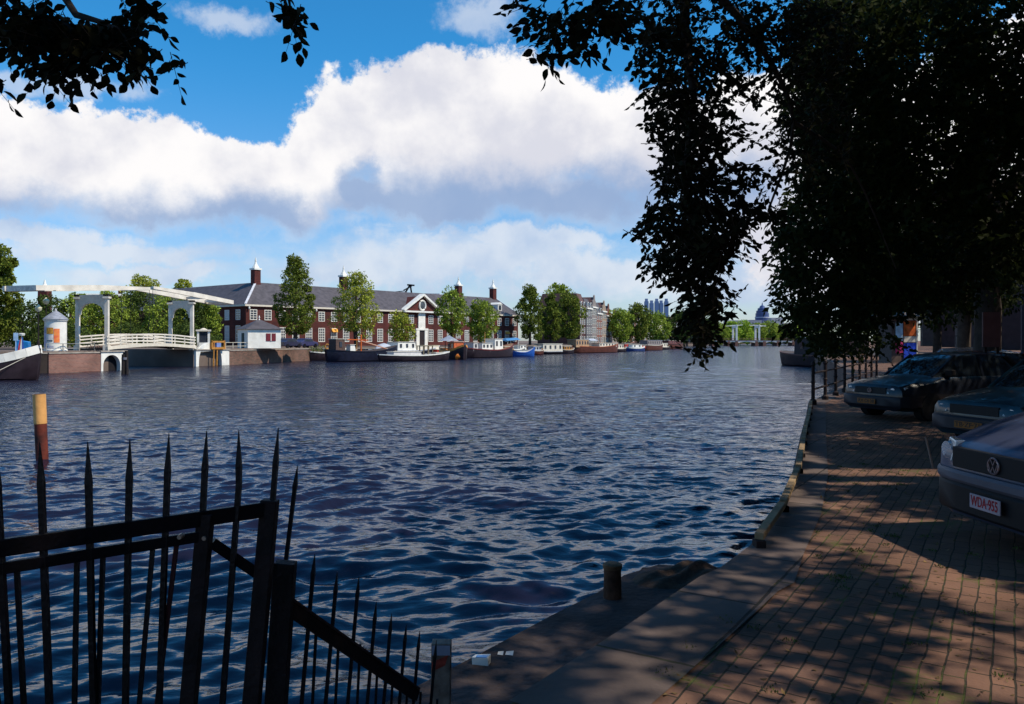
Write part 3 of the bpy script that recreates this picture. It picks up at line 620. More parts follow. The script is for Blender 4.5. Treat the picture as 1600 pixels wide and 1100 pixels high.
# bicycle leaning by the drawbridge
bk = thing('bicycle', 'dark bicycle leaning on the railing at the foot of the left drawbridge post', 'bicycle', gz(146, 77.6, 1.95), math.atan2(ax.y,ax.x))
for a in (-.5,.5):
    m = MB(); aa = np.linspace(0, 2*math.pi, 17); m.path([(a+.31*math.cos(t_),0,.33+.31*math.sin(t_)) for t_ in aa], .025, 5); m.build('wheel', M_iron, bk)
m = MB()
for p, q in (((-.5,0,.33),(-.15,0,.85)),((-.5,0,.33),(0,0,.33)),((0,0,.33),(-.18,0,.95)),((0,0,.33),(.4,0,.85)),((-.15,0,.85),(.4,0,.85)),((.5,0,.33),(.38,0,1.0))): m.path([p,q], .02, 5)
m.build('frame', M_iron, bk); m = MB(); m.box(-.32,-.05,-.07,.07,.95,1.0); m.build('saddle', M_tar, bk); m = MB(); m.path([(.3,-.26,1.02),(.38,0,1.0),(.3,.26,1.02)], .018, 5); m.build('handlebar', M_iron, bk)

# ---------------------------------------------------------------- buildings
_wc = {}
def winmesh(w, h, nx, ny, fr, gl):
    key = (w,h,nx,ny,fr.name,gl.name)
    if key in _wc: return _wc[key]
    m = MB(); t = .10
    m.box(-w/2,w/2,-.05,.01,-t,0); m.box(-w/2,w/2,-.05,.01,h,h+t); m.box(-w/2-t,-w/2,-.05,.01,-t,h+t); m.box(w/2,w/2+t,-.05,.01,-t,h+t)
    for i in range(1,nx): x = -w/2+w*i/nx; m.box(x-.035,x+.035,-.04,-.012,0,h)
    for j in range(1,ny): z = h*j/ny; m.box(-w/2,w/2,-.042,-.013,z-.035,z+.035)
    a = m.build('w', fr); m = MB(); m.box(-w/2,w/2,-.02,.01,0,h); b = m.build('g', gl)
    _wc[key] = (a.data, b.data); bpy.data.objects.remove(a); bpy.data.objects.remove(b); return _wc[key]
def window(par, x, y, z, w, h, nx=2, ny=4, fr=None, gl=None, rot=None):
    a, b = winmesh(w, h, nx, ny, fr or M_white, gl or M_glass); o = inst(a, 'window', (x,y,z), par, rot=rot); p = inst(b, 'pane', (0,0,0), o); return o
M_glassb = mat('sky_glass', (.08,.085,.10), .12, .5, .5, spec=.8)
# the long brick almshouse
F0 = Vector((-42.9,129.0)); F1 = Vector((1.4,185.0)); fa = math.atan2((F1-F0).y, (F1-F0).x); FL = (F1-F0).length
am = thing('brick_almshouse', 'long dark red brick building with slate hip roof, white windows and central pediment', 'building', (F0.x,F0.y,FZ), fa)
EH = 6.55; RH = 4.1; Wd = 11.0; WL = 44.0
m = MB(); m.box(0,FL,0,Wd,0,EH); m.box(.0,Wd,Wd,WL,0,EH-.01); m.build('wall', M_brick, am)
def hiproof(mb, x0,x1,y0,y1,z,h,o=.35,e2=0):
    x0-=o;x1+=o;y0-=o;y1+=o; w = (y1-y0)/2
    if x1-x0 > y1-y0: a,b = (x0+w,(y0+y1)/2,z+h),(x1-(e2 or w),(y0+y1)/2,z+h)
    else: w=(x1-x0)/2; a,b = ((x0+x1)/2,y0+w,z+h),((x0+x1)/2,y1-w,z+h)
    if x1-x0 > y1-y0: mb.add([(x0,y0,z),(x1,y0,z),(x1,y1,z),(x0,y1,z),a,b], [(0,1,5,4),(1,2,5),(2,3,4,5),(3,0,4),(3,2,1,0)])
    else: mb.add([(x0,y0,z),(x1,y0,z),(x1,y1,z),(x0,y1,z),a,b], [(0,1,4),(1,2,5,4),(2,3,5),(3,0,4,5),(3,2,1,0)])
    return a, b
m = MB(); ra, rb = hiproof(m, 0, FL, 0, Wd, EH+.28, RH, e2=2.2); hiproof(m, 0, Wd, 0, WL, EH+.28, RH-.01); rf = m.build('roof', M_slate, am)
for a_, b_ in (((-.3,-.3,EH+.34),(ra[0],ra[1],ra[2]+.06)),((FL+.3,-.3,EH+.34),(rb[0],rb[1],rb[2]+.06))):
    m = MB(); m.bar(a_, b_, .34,.14); m.build('hip_flashing', mat('lead_white', (.62,.62,.66), .5), rf)
m = MB(); m.box(-.4,FL+.4,-.4,0.0,EH,EH+.28); m.box(-.4,0.0,0,WL,EH,EH+.28); m.build('cornice', M_cream, am)
def turret(x, y, z, s_=1.0):
    m = MB(); m.box(x-.8*s_,x+.8*s_,y-.8*s_,y+.8*s_,z-1.2,z+3.1*s_); c = m.build('chimney', M_brick, rf)
    z += .75*s_; m = MB(); m.box(x-1.0*s_,x+1.0*s_,y-1.0*s_,y+1.0*s_,z+2.35*s_,z+2.75*s_); m.lathe([(.85*s_,2.75*s_),(.7*s_,3.1*s_),(.34*s_,3.7*s_),(.18*s_,4.3*s_),(.24*s_,4.45*s_),(.05*s_,5.3*s_)], (x,y,z), 8); m.build('spire_cap', M_white, c)
for fx in (ra[0], 24.6, 57.0, rb[0]-.6): turret(fx, Wd/2, EH+RH+.1, .74)
nb = 26; bw = FL/nb; PC = 14
for i in range(nb):
    x = (i+.5)*bw
    if i == PC: continue
    tall = True
    window(am, x, 0, 4.45, 1.15, 1.50, 2, 4, gl=M_glassb if i % 3 else M_glass); 
    if i < 2: o = window(am, x, 0, 2.0, 1.2, 1.8, 1, 1, fr=M_brick, gl=M_orange)
    else: window(am, x, 0, .85, 1.2, 2.25, 3, 5, gl=M_glassb)
    if i in (6, 24):
        m = MB(); m.hexa([(x-.65,-.6,2.5),(x+.65,-.6,2.5),(x+.65,-.06,2.5),(x-.65,-.06,2.5)], [(x-.65,-.12,3.1),(x+.65,-.12,3.1),(x+.65,-.06,3.1),(x-.65,-.06,3.1)]); m.build('awning', M_orange, am)
for j in range(6):
    y = 2.2+j*3.2
    for z, h in ((4.45,1.5),(.85,2.5)): window(am, 0, y, z, 1.1, h, 2, 4, gl=M_blind if j % 2 else M_glassb, rot=(0,0,-R(90)))
# central pediment and white entrance bay
xc = (PC+.5)*bw; pw = 4.9
m = MB(); m.extr([(xc-pw,-.25,EH+.3),(xc+pw,-.25,EH+.3),(xc,-.25,EH+3.3)], (0,6.5,0)); m.build('pediment', M_brick, am)
m = MB()
for s_ in (-1,1): m.bar((xc+s_*(pw+.5),-.28,EH+.30),(xc,-.28,EH+3.62),1.2,.38); 
m.box(xc-pw-.5,xc+pw+.5,-.75,-.25,EH+.0,EH+.32); m.build('raking_cornice', M_white, am)
m = MB(); m.path([(xc+.85*math.cos(a),-.36,EH+1.45+.95*math.sin(a)) for a in np.linspace(0,2*math.pi,21)], .20, 6); m.build('oval_frame', M_white, am)
m = MB(); m.path([(xc,-.30,EH+1.45),(xc,-.34,EH+1.45)], .7, 16); m.build('oval_window', M_glass, am)
m = MB(); m.box(xc-.95,xc+.95,-.22,-.001,3.3,EH-.02); m.box(xc-1.6,xc-.75,-.3,-.002,0,3.3); m.box(xc+.75,xc+1.6,-.3,-.002,0,3.3); m.box(xc-1.7,xc+1.7,-.34,-.003,3.05,3.42); m.build('entrance_surround', M_white, am)
m = MB(); m.box(xc-.7,xc+.7,-.12,-.004,0,3.0); m.build('door', mat('dark_door', (.03,.02,.02), .5), am)
for x in (66.0,):
    m = MB(); m.box(x-.7,x+.7,1.0,3.0,EH+1.2,EH+2.6); m.hexa([(x-.9,.9,EH+2.6),(x+.9,.9,EH+2.6),(x+.9,3.6,EH+2.6),(x-.9,3.6,EH+2.6)],[(x-.1,.9,EH+3.1),(x+.1,.9,EH+3.1),(x+.1,3.6,EH+3.1),(x-.1,3.6,EH+3.1)])
    if x > 50: dm = m.build('dormer', M_white, rf); m = MB(); m.box(x-.45,x+.45,.95,.99,EH+1.4,EH+2.4); m.build('dormer_window', M_glass, dm)
# wall lanterns on the facade
for x in (.4, bw*2.1, bw*5):
    m = MB(); m.lathe([(.05,0),(.16,.15),(.16,.35),(.04,.5)], (x,-.35,6.0), 6); m.build('wall_lantern', M_white, am)

def block(name, label, cat, loc, rz, w, dpt, h, wallm, roofh=2.5, roofm=None, floors=3, bays=3, kind='mansard', winf=None, winh=1.5, group=None, side=False, z=FZ, glm=None, wwid=1.0):
    t = thing(name, label, cat, (loc[0],loc[1],z), rz, group); m = MB(); m.box(0,w,0,dpt,0,h); m.build('wall', wallm, t); roofm = roofm or M_tile
    if kind == 'mansard':
        m = MB(); m.hexa([(-.15,-.15,h+.25),(w+.15,-.15,h+.25),(w+.15,dpt+.15,h+.25),(-.15,dpt+.15,h+.25)], [(.9,1.2,h+roofh),(w-.9,1.2,h+roofh),(w-.9,dpt-1.2,h+roofh),(.9,dpt-1.2,h+roofh)]); r_ = m.build('roof', roofm, t)
        for b in range(max(1,bays-1)):
            x = w*(b+.5)/max(1,bays-1); m = MB(); m.box(x-.55,x+.55,-.05,1.2,h+.4,h+1.75); m.box(x-.65,x+.65,-.12,1.2,h+1.75,h+1.9); dm = m.build('dormer', M_white, r_); m = MB(); m.box(x-.38,x+.38,-.08,-.05,h+.6,h+1.6); m.build('dormer_window', M_glass, dm)
    elif kind == 'gable':
        m = MB(); m.add([(0,0,h),(w,0,h),(w/2,0,h+roofh),(0,dpt,h),(w,dpt,h),(w/2,dpt,h+roofh)], [(0,2,5,3),(1,4,5,2),(0,3,4,1)]); r_ = m.build('roof', roofm, t)
        g = [(0,h),(w*.12,h+roofh*.25),(w*.2,h+roofh*.6),(w*.36,h+roofh*.75),(w*.4,h+roofh*1.1),(w*.5,h+roofh*1.22)]; g = g+[(w-a,b) for a,b in reversed(g[:-1])]
        m = MB(); m.extr([(a,-.02,b) for a,b in g], (0,.3,0)); m.build('gable', wallm, t)
    elif kind == 'flat':
        m = MB(); m.box(-.1,w+.1,-.1,dpt,h+.25,h+.5); r_ = m.build('roof', roofm, t)
    elif kind == 'hip':
        m = MB(); hiproof(m, 0, w, 0, dpt, h+.25, roofh); r_ = m.build('roof', roofm, t)
    m = MB(); m.box(w*.8,w*.8+.7,dpt*.4,dpt*.4+.7,h,h+roofh+1.1); m.build('chimney', M_brick, r_)
    m = MB(); m.box(-.02,w+.02,-.35,-.021,h-.15,h+.25); m.build('cornice', winf or M_white, t)
    fh = h/floors
    for f in range(floors):
        for b in range(bays): window(t, w*(b+.5)/bays, 0, f*fh+fh*.22, wwid, min(winh, fh*.62), 2, 3, fr=winf, gl=glm)
    if side:
        for f in range(floors):
            for b in range(3): window(t, 0, dpt*(b+.5)/3, f*fh+fh*.22, .9, 1.3, 2, 3, fr=mat('dull_frame', (.2,.16,.15), .7), rot=(0,0,-R(90)))
    m = MB(); m.box(w*.42,w*.42+1.0,-.05,-.001,0,2.2); m.build('door', mat('dark_green_door', (.03,.05,.05), .5), t)
    return t
hd = math.atan2(.945,.325)
S0 = Vector((19.4,227))
cols = [((.13,.12,.13),'tall grey plastered house with a slate mansard roof next to the big brown end wall','mansard'),((.22,.19,.18),'narrow pale grey stone house with white windows','gable'),((.20,.085,.065),'salmon brick canal house with a steep dark roof','mansard'),((.28,.21,.16),'cream gabled canal house, fourth from the dark end wall','gable'),((.16,.065,.05),'red brick canal house half hidden behind the quay trees','gable')]
block('end_house', 'big brown roofed house with a dark windowless end wall behind the trees', 'house', (S0.x-.2, S0.y), hd, 7, 12.5, 10.3, mat('dark_end_brick', (.075,.035,.032), .85, .3), 4.2, M_tile, 4, 3, 'mansard')
pos = 7.2
for i, (c_, lab, kd) in enumerate(cols):
    w = (7.2, 6.0, 7.6, 6.4, 7.0)[i]; h = (10.4, 11.0, 9.3, 10.2, 9.0)[i]; q = S0+Vector((.325,.945))*pos
    block('canal_house', lab, 'house', q, hd, w, 12, h, mat('house_wall_%d' % i, c_, .8, .15, 1), (3.0,3.2,3.6,3.0,3.4)[i], M_slate if i % 2 == 0 else M_tile, 4, 3, kd, group='canal houses beyond the big brown end wall', wwid=1.2); pos += w+.06
# houses further up the bank, behind the trees
for i, (px, d, w, h, c_, lab, kd) in enumerate(((968,300,9,8.5,(.30,.24,.22),'grey brown house rising behind the first round quay tree','hip'),(1000,330,12,9.3,(.24,.13,.11),'red brown house between the middle quay trees','mansard'),(1026,352,16,9.2,(.62,.57,.46),'cream building with white dormers below the blue towers','mansard'),(1062,372,13,9.2,(.36,.30,.27),'beige building right of the cream one, behind the hanging branch','mansard'),(1100,400,14,8.5,(.28,.20,.18),'brown house near the left end of the far bridge','hip'))):
    block('bank_house', lab, 'house', (X_of(px,d)-w*.3, d), R(48), w, 10, h, mat('bank_wall_%d' % i, c_, .8, .15, 1), 3.0, M_tile if i != 2 else M_slate, 3, 4, kd, group='houses behind the trees on the far bank')
# roofs behind the drawbridge
block('roof_house', 'distant red brick house whose white roof edge shows above the drawbridge beams', 'house', (X_of(108,205), 205), R(12), 13.5, 8, 12.6, M_brick, 1.0, M_white, 4, 5, 'flat')
block('roof_house', 'pale distant house with a low grey roof behind the middle of the drawbridge', 'house', (X_of(180,215), 215), R(12), 5, 8, 12.0, M_cream, 1.2, M_slate, 4, 2, 'hip')
t = thing('roof_turret', 'slim brick chimney tower with white finial rising above the left balance beam', 'tower', (X_of(70,170), 170, FZ)); m = MB(); m.box(-.95,.95,-.95,.95,0,12.0); m.build('shaft', M_brick, t); m = MB(); m.box(-1.1,1.1,-1.1,1.1,12.0,12.3); m.lathe([(.9,12.3),(.35,12.9),(.1,13.9)], n=8); m.build('finial', M_white, t)
# things on the skyline behind the almshouse roof
t = thing('rooftop_plant', 'dark steel rooftop structure with a slanting lift frame behind the slate roof', 'rooftop structure', (X_of(628,262), 262, FZ)); m = MB(); m.box(-4.2,3.6,0,5,0,16.2); m.build('block', mat('dark_cladding', (.05,.045,.06), .7), t)
m = MB(); m.bar((.6,1,16.1),(2.6,1,19.4),.5); m.bar((2.6,1,19.4),(3.1,1,16.1),.5); m.bar((.4,1,17.5),(3.1,1,18.9),.35); m.bar((1.6,1,19.3),(4.0,1,19.1),.5); m.bar((-4.2,1,16.8),(.8,1,17.3),.25); m.build('lift_frame', M_iron, t)
t = thing('rooftop_office', 'pale flat office block seen above the slate roof right of the pediment', 'building', (X_of(668,265), 265, FZ)); m = MB(); m.box(-4,4,0,5,0,16.6); m.box(4,8.5,0,5,0,15.7); m.build('block', mat('pale_office', (.55,.56,.62), .6), t)
m = MB(); m.box(-3.6,3.6,-.04,-.001,15.3,16.1); m.box(4.4,8.2,-.04,-.001,14.7,15.3); m.build('window_band', mat('red_band', (.20,.06,.05), .5), t)

# ---------------------------------------------------------------- far bridge
fb = thing('far_bridge', 'distant low arched white bridge with two lifting portals across the river', 'bridge')
B0 = Vector((90,428)); B1 = Vector((163,440)); bd = (B1-B0).normalized(); BL = (B1-B0).length; nbv = Vector((bd.y,-bd.x))
def bp_(u, z, o=0): p = B0+bd*u+nbv*o; return (p.x, p.y, z)
spans = [0, 9.0, 18.0, 26.5, 31, 42.5, 47, 55, 64, BL]
for i, u in enumerate(spans[1:-1]):
    m = MB(); m.hexa([bp_(u-1.0,-1,2.6),bp_(u+1.0,-1,2.6),bp_(u+1.0,-1,-2.6),bp_(u-1.0,-1,-2.6)], [bp_(u-.8,2.6,2.4),bp_(u+.8,2.6,2.4),bp_(u+.8,2.6,-2.4),bp_(u-.8,2.6,-2.4)]); m.build('pier', mat('pier_brick', (.12,.06,.05), .8), fb)
for i in range(len(spans)-1):
    a, b = spans[i], spans[i+1]; pr = [(a,2.95),(a,1.7)]+[(a+(b-a)*s_, 1.3+1.0*math.sin(math.pi*s_)**.6) for s_ in np.linspace(.08,.92,9)]+[(b,1.7),(b,2.95)]
    m = MB(); m.extr([bp_(u,z,2.3) for u,z in pr], (-nbv.x*4.6,-nbv.y*4.6,0)); m.build('arch_span', mat('bridge_cream', (.78,.70,.62), .7, .1), fb)
m = MB(); m.hexa([bp_(-3,2.95,2.5),bp_(BL+3,2.95,2.5),bp_(BL+3,2.95,-2.5),bp_(-3,2.95,-2.5)], [bp_(-3,3.2,2.5),bp_(BL+3,3.2,2.5),bp_(BL+3,3.2,-2.5),bp_(-3,3.2,-2.5)]); m.build('deck', mat('bridge_brown', (.16,.07,.06), .8), fb)
m = MB(); m.hexa([bp_(-3,3.9,2.4),bp_(BL+3,3.9,2.4),bp_(BL+3,3.9,2.3),bp_(-3,3.9,2.3)], [bp_(-3,4.1,2.4),bp_(BL+3,4.1,2.4),bp_(BL+3,4.1,2.3),bp_(-3,4.1,2.3)])
for i in range(30): m.box(*[c for c in (bp_(i*BL/29,0,2.35)[0]-.1,bp_(i*BL/29,0,2.35)[0]+.1,bp_(i*BL/29,0,2.35)[1]-.1,bp_(i*BL/29,0,2.35)[1]+.1,3.2,4.0)])
m.build('parapet_rail', mat('bridge_brown', (.16,.07,.06), .8), fb)
for u in (31.0, 44.0):
    for o in (2.2,-2.2):
        m = MB(); m.bar(bp_(u,3.0,o), bp_(u,11.0,o), .9, .9, (0,1,0)); m.build('portal_post', M_white, fb)
    m = MB(); m.bar(bp_(u,10.3,2.6), bp_(u,10.3,-2.6), .8, 1.2); m.bar(bp_(u,11.2,2.9), bp_(u,11.2,-2.9), .6, .6); m.build('portal_lintel', M_white, fb)
    s_ = 1 if u < 40 else -1
    for o in (2.2,-2.2):
        m = MB(); m.bar(bp_(u-s_*4,10.8,o), bp_(u+s_*3.5,11.4,o), .22, .32); m.build('balance_beam', M_white, fb)
t = thing('bridge_pavilion', 'small white domed pavilion at the right end of the far bridge', 'pavilion', (X_of(1258,432), 432, 3.2)); m = MB()
for a in range(6): m.box(2.2*math.cos(a*1.047)-.25,2.2*math.cos(a*1.047)+.25,2.2*math.sin(a*1.047)-.25,2.2*math.sin(a*1.047)+.25,0,2.4)
m.lathe([(2.5,0),(2.5,.9)], n=12); m.build('frame', M_white, t); m = MB(); m.lathe([(3.0,2.4),(2.9,2.7),(1.8,3.4),(.4,4.0)], n=14); m.build('dome', M_white, t, smooth=True)
# skyline far behind
t = thing('dome_tower', 'far blue grey tower with stacked dome rising above the trees', 'tower', (X_of(1191,900), 900, 0)); M_blu = mat('hazy_blue_tower', (.055,.085,.20), .35, .3, .1)  # distance haze put into the tower's bluish colours
m = MB(); m.box(-15,12,-8,8,0,26); m.build('base', mat('tower_base', (.11,.12,.22), .6), t)
m = MB()
for i in range(6): m.box(-14+i*4.2,-12+i*4.2,-8.3,-8.01,18,24.5)
m.build('window_band', mat('pale_band', (.35,.36,.42), .6), t)
m = MB(); m.lathe([(7.8,26),(7.8,28),(8.0,28.2),(8.0,29.5),(7.4,29.7),(7.4,33.5),(6.6,33.8),(6.6,36.4),(5.2,36.8),(5.0,39.2),(3.2,39.8),(2.4,41.8),(.8,42.6),(.3,45.5)], n=18); m.build('dome', M_blu, t)
m = MB(); m.lathe([(8.1,28.4),(8.1,29.3)], n=18); m.build('pale_ring', mat('pale_ring', (.5,.52,.6), .6), t)
for px, w, h, c_, lab in ((1160,34,22.5,(.30,.30,.34),'pale grey low block left of the far dome tower'),(1212,12,25,(.42,.40,.42),'narrow pale block right of the far dome tower'),(1135,24,19,(.34,.33,.36),'grey slab behind the bright green trees by the far bridge'),(1240,20,20,(.40,.36,.34),'low beige block behind the right end of the far bridge')):
    t = thing('distant_block', lab, 'building', (X_of(px,780), 780, 0), group='distant blocks on the skyline'); m = MB(); m.box(-w/2,w/2,-6,6,0,h); m.build('wall', mat('db_%d' % px, c_, .7), t); m = MB()
    for i in range(int(w/3)): m.box(-w/2+1+i*3,-w/2+1.9+i*3,-6.1,-6.01,h-3.6,h-2)
    m.build('window_row', M_glass, t)
for i, px in enumerate((1010,1018,1026,1033,1041)):
    t = thing('far_tower', ('leftmost slim blue tower on the far skyline','second slim blue tower on the far skyline, left of the middle one','middle slim blue tower on the far skyline','fourth slim blue tower on the far skyline, right of the middle one','rightmost slim blue tower on the far skyline')[i], 'tower', (X_of(px,900), 900, 0), group='slim blue towers on the far skyline')
    m = MB(); m.box(-2.2,2.2,-2,2,0,47-(i%2)*2); m.build('shaft', mat('hazy_blue', (.10,.17,.33), .6), t); m = MB(); m.box(-1.5,1.5,-1.4,1.4,47-(i%2)*2,50-(i%2)*2); m.build('cap', mat('hazy_blue2', (.14,.20,.36), .6), t)  # bluish colours carry the haze of distance
# ---------------------------------------------------------------- boats, layout units
def boat(label, px, d, L_, beam, fb, hull, deckm, rz, cabins=(), stripe=None, mast=None, extra=None, cat='boat', name='moored_boat', blunt=2.2, sheer=.35, group='boats moored along the quay'):
    t = thing(name, label, cat, (X_of(px,d), d, 0), rz, group)
    st = np.linspace(-1, 1, 15); rings = []; top = []
    for s_ in st:
        b = beam/2*(1-abs(s_)**blunt*.96)**.6; b = max(b, .06); z = fb*(1+sheer*max(0,s_)**2*1.6+sheer*.6*max(0,-s_)**2); x = s_*L_/2
        rings.append([(x*.93,-b*.55,-.25),(x*.97,-b*.92,.12),(x,-b,z*.7),(x,-b*1.0,z),(x,b*1.0,z),(x,b,z*.7),(x*.97,b*.92,.12),(x*.93,b*.55,-.25)]); top.append((x,b,z))
    m = MB(); m.loft(rings); m.build('hull', hull, t, smooth=True)
    m = MB(); vs = [(x,-b*.9,z+.03) for x,b,z in top]+[(x,b*.9,z+.03) for x,b,z in top]; n = len(top); m.add(vs, [(i,i+1,n+i+1,n+i) for i in range(n-1)]); m.build('deck', deckm, t)
    m = MB()
    for sg in (-1,1):
        for i in range(n-1):
            a, b = top[i], top[i+1]; m.bar((a[0],sg*a[1]*1.01,a[2]-.03),(b[0],sg*b[1]*1.01,b[2]-.03),.10,stripe[1] if stripe else .12)
    m.build('gunwale', stripe[0] if stripe else M_cream, t)
    for cb in cabins:
        x0, x1, w, h, mt = cb[:5]; z0 = fb*1.02; nw_ = cb[5] if len(cb) > 5 else 0
        m = MB(); m.hexa([(x0,-w/2,z0-.1),(x1,-w/2,z0-.1),(x1,w/2,z0-.1),(x0,w/2,z0-.1)], [(x0+.08,-w/2+.08,z0+h),(x1-.12,-w/2+.08,z0+h),(x1-.12,w/2-.08,z0+h),(x0+.08,w/2-.08,z0+h)]); c = m.build('cabin', mt, t, bevel=.03)
        m = MB(); m.box(x0-.05,x1+.02,-w/2-.02,w/2+.02,z0+h,z0+h+.07); m.build('cabin_roof', cb[6] if len(cb) > 6 else M_cream, c)
        for i in range(nw_):
            xx = x0+(x1-x0)*(i+.5)/nw_; ww = min(.42, (x1-x0)/nw_*.55)
            for sg in (-1,1):
                m = MB(); m.box(xx-ww/2,xx+ww/2,sg*w/2-.03 if sg>0 else -w/2-.03, sg*w/2+.03 if sg>0 else -w/2+.06,z0+h*.35,z0+h*.80); m.build('cabin_window', M_glass, c)
    if mast:
        x, h, mt = mast; m = MB(); m.path([(x,0,fb),(x+.05,0,fb+h)], [.08,.05], 7); m.build('mast', mt, t)
    if extra: extra(t, fb)
    return t
H_dark = mat('dark_hull', (.025,.016,.022), .45, .3, 2); H_brown = mat('brown_hull', (.10,.03,.02), .5, .3, 2); H_black = mat('black_blue_hull', (.012,.014,.03), .4, .3, 2)
D_wood = mat('boat_deck', (.25,.14,.08), .7, .3, 3); D_white = mat('white_deck', (.55,.53,.52), .6, .15, 3); D_dark = mat('dark_deck', (.07,.05,.045), .8, .3, 3); M_tarp = mat('grey_tarpaulin', (.40,.43,.50), .6, .2, 2)
hr = math.atan2(.87,.49); hs = math.atan2(.80,.60)
def ex_left(t, fb):
    # coloured flag on a short staff and a white stake at the stern
    m = MB(); m.path([(3.6,-.4,fb),(3.5,-.5,fb+2.0)], .03, 6); m.lathe([(.2,fb+1.95),(.24,fb+2.1),(.1,fb+2.14)], (3.5,-.5,0), 10); m.build('flag_staff', M_white, t)
    for i, mt in enumerate((mat('flag_red', (.55,.04,.05), .7), M_white, M_blue)):
        m = MB(); o = i*.22; m.hexa([(3.1+o,-.52,fb+.2),(3.3+o,-.52,fb+.2),(3.3+o,-.47,fb+.2),(3.1+o,-.47,fb+.2)], [(3.42+o*.2,-.52,fb+1.85),(3.48+o*.2,-.52,fb+1.85),(3.48+o*.2,-.47,fb+1.85),(3.42+o*.2,-.47,fb+1.85)]); m.build('flag_band', mt, t)
    m = MB(); m.path([(3.9,-.9,fb+.3),(1.6,-2.2,.25),(-1.0,-2.6,.1)], .025, 5); m.build('mooring_rope', M_cream, t)
    m = MB(); m.bar((-.2,-1.6,fb+1.4),(1.4,-1.75,fb+.05),.09); m.bar((.2,-1.7,fb+.3),(2.1,-1.7,fb+.25),.08); m.build('boat_hook', M_ochre, t)
    m = MB(); m.box(-2.2,-.2,-.9,.8,fb+1.0,fb+1.6); m.build('red_cover', M_red, t)
boat('black hulled barge with a broad white bulwark and tricolour flag at the far left edge', -42, 60.5, 9.2, 3.4, 1.42, H_dark, D_wood, R(12), [(-4.2,1.0,2.2,1.0,M_white,4)], (M_white,.62), None, ex_left, sheer=.42, cat='barge', name='moored_barge')
def ex_plants(t, fb):
    m = MB(); m.path([(-.8+.35*math.cos(a),-1.0,fb+.95+.35*math.sin(a)) for a in np.linspace(0,6.28,15)], .09, 6); m.build('life_ring', M_ochre, t)
    n = 500; p = rng.normal(size=(n,3))*np.array([1.1,.5,.35])+np.array([-2,0,fb+.6]); leaves('deck_plants', p*K, rdir(n), .22, mat('plant_green', (.09,.13,.03), .8, .3, island=.4), t)
boat('small dark boat with white rail and pot plants at the brick wall end', 512, 121, 6.5, 2.2, 1.15, H_dark, D_white, R(48), [(-.5,1.6,1.4,.55,M_white,1)], (M_white,.16), None, ex_plants)
def ex_crane(t, fb):
    m = MB(); m.path([(-.6,-.6,fb),(-.6,-.6,fb+2.4)], .11, 6); m.bar((-.6,-.6,fb+1.5),(5.4,-.9,fb-.1),.16); m.bar((-2.9,-.6,fb+1.7),(.6,-.6,fb+1.6),.12); m.build('orange_crane', mat('orange_steel', (.60,.12,.02), .5), t)
    m = MB(); m.bar((-.6,-.6,fb+1.5),(5.4,-.9,fb-.05),.2,.06); m.build('white_spar', M_cream, t)
boat('black blue work barge with an orange crane post and spar', 566, 116, 12.0, 3.8, 1.45, H_black, D_dark, R(44), [(-5.0,-3.4,2.0,1.7,mat('shed_brown', (.10,.06,.05), .8),1),(-2.4,-1.5,1.2,.9,M_white)], (H_black,.1), None, ex_crane, cat='barge', name='moored_barge')
def ex_hump(t, fb):
    m = MB(); m.loft([[(x,1.1*r_*math.cos(a),fb+1.25*r_*max(0,math.sin(a))) for a in np.linspace(0,math.pi,9)] for x,r_ in ((-6.4,.35),(-5.6,.85),(-4.6,1.0),(-3.6,.8),(-3.3,.3))]); m.build('tarpaulin', M_tarp, t, smooth=True)
boat('long dark boat with white wheelhouse and grey domed tarpaulin beyond the work barge', 632, 131, 16.5, 3.6, 1.35, H_black, D_white, hs, [(-2.8,1.4,2.6,1.35,M_white,3),(1.9,7.2,2.4,.75,M_cream,0,mat('canvas_pale',(.55,.50,.36),.8))], (M_tarp,.14), None, ex_hump)
def ex_post(t, fb):
    m = MB()
    for x in (1.2,2.0,2.8):
        for y in (-.5,.5): m.bar((x,y,fb),(x,y,fb+1.35),.13)
    m.box(1.1,2.9,-.6,.6,fb+1.3,fb+1.42); m.build('wheelhouse_frame', mat('dull_olive', (.16,.13,.09), .8), t)
boat('low flat boat with white deck and small open olive wheelhouse', 648, 117.5, 12.2, 3.0, .85, H_dark, D_white, R(40), [(-4.2,.6,2.0,.5,D_white),(3.2,5.0,1.7,.3,D_white)], (M_white,.14), None, ex_post)
def ex_tug(t, fb):
    m = MB(); m.loft([[(x,-1.2*w_,fb+1.7),(x,0,fb+1.7+h_),(x,1.2*w_,fb+1.7)] for x,w_,h_ in ((-2.8,.9,.35),(-1.4,1.0,.9),(.2,.8,.4))]); m.build('tent_cover', M_tarp, t)
    m = MB(); m.bar((-2.6,0,fb),(-2.6,0,fb+1.8),.1); m.bar((0,0,fb),(0,0,fb+1.8),.1); m.build('tent_pole', M_iron, t)
    m = MB(); m.path([(2.6,-.5,.55),(2.9,-.75,.45),(3.1,-.5,.40)], [.35,.55,.2], 8); m.build('bow_fender', mat('orange_fender', (.80,.22,.03), .6), t, smooth=True)
boat('stout orange and black tug with a grey tent cover', 708, 128.5, 7.4, 3.0, 1.25, H_dark, mat('orange_deck', (.50,.17,.04), .6), R(-56), [(-.2,1.9,1.9,1.5,mat('orange_cabin', (.50,.12,.04), .5),2)], (mat('orange_trim', (.75,.30,.06), .5),.3), None, ex_tug, cat='tug', name='moored_tug', sheer=.5)
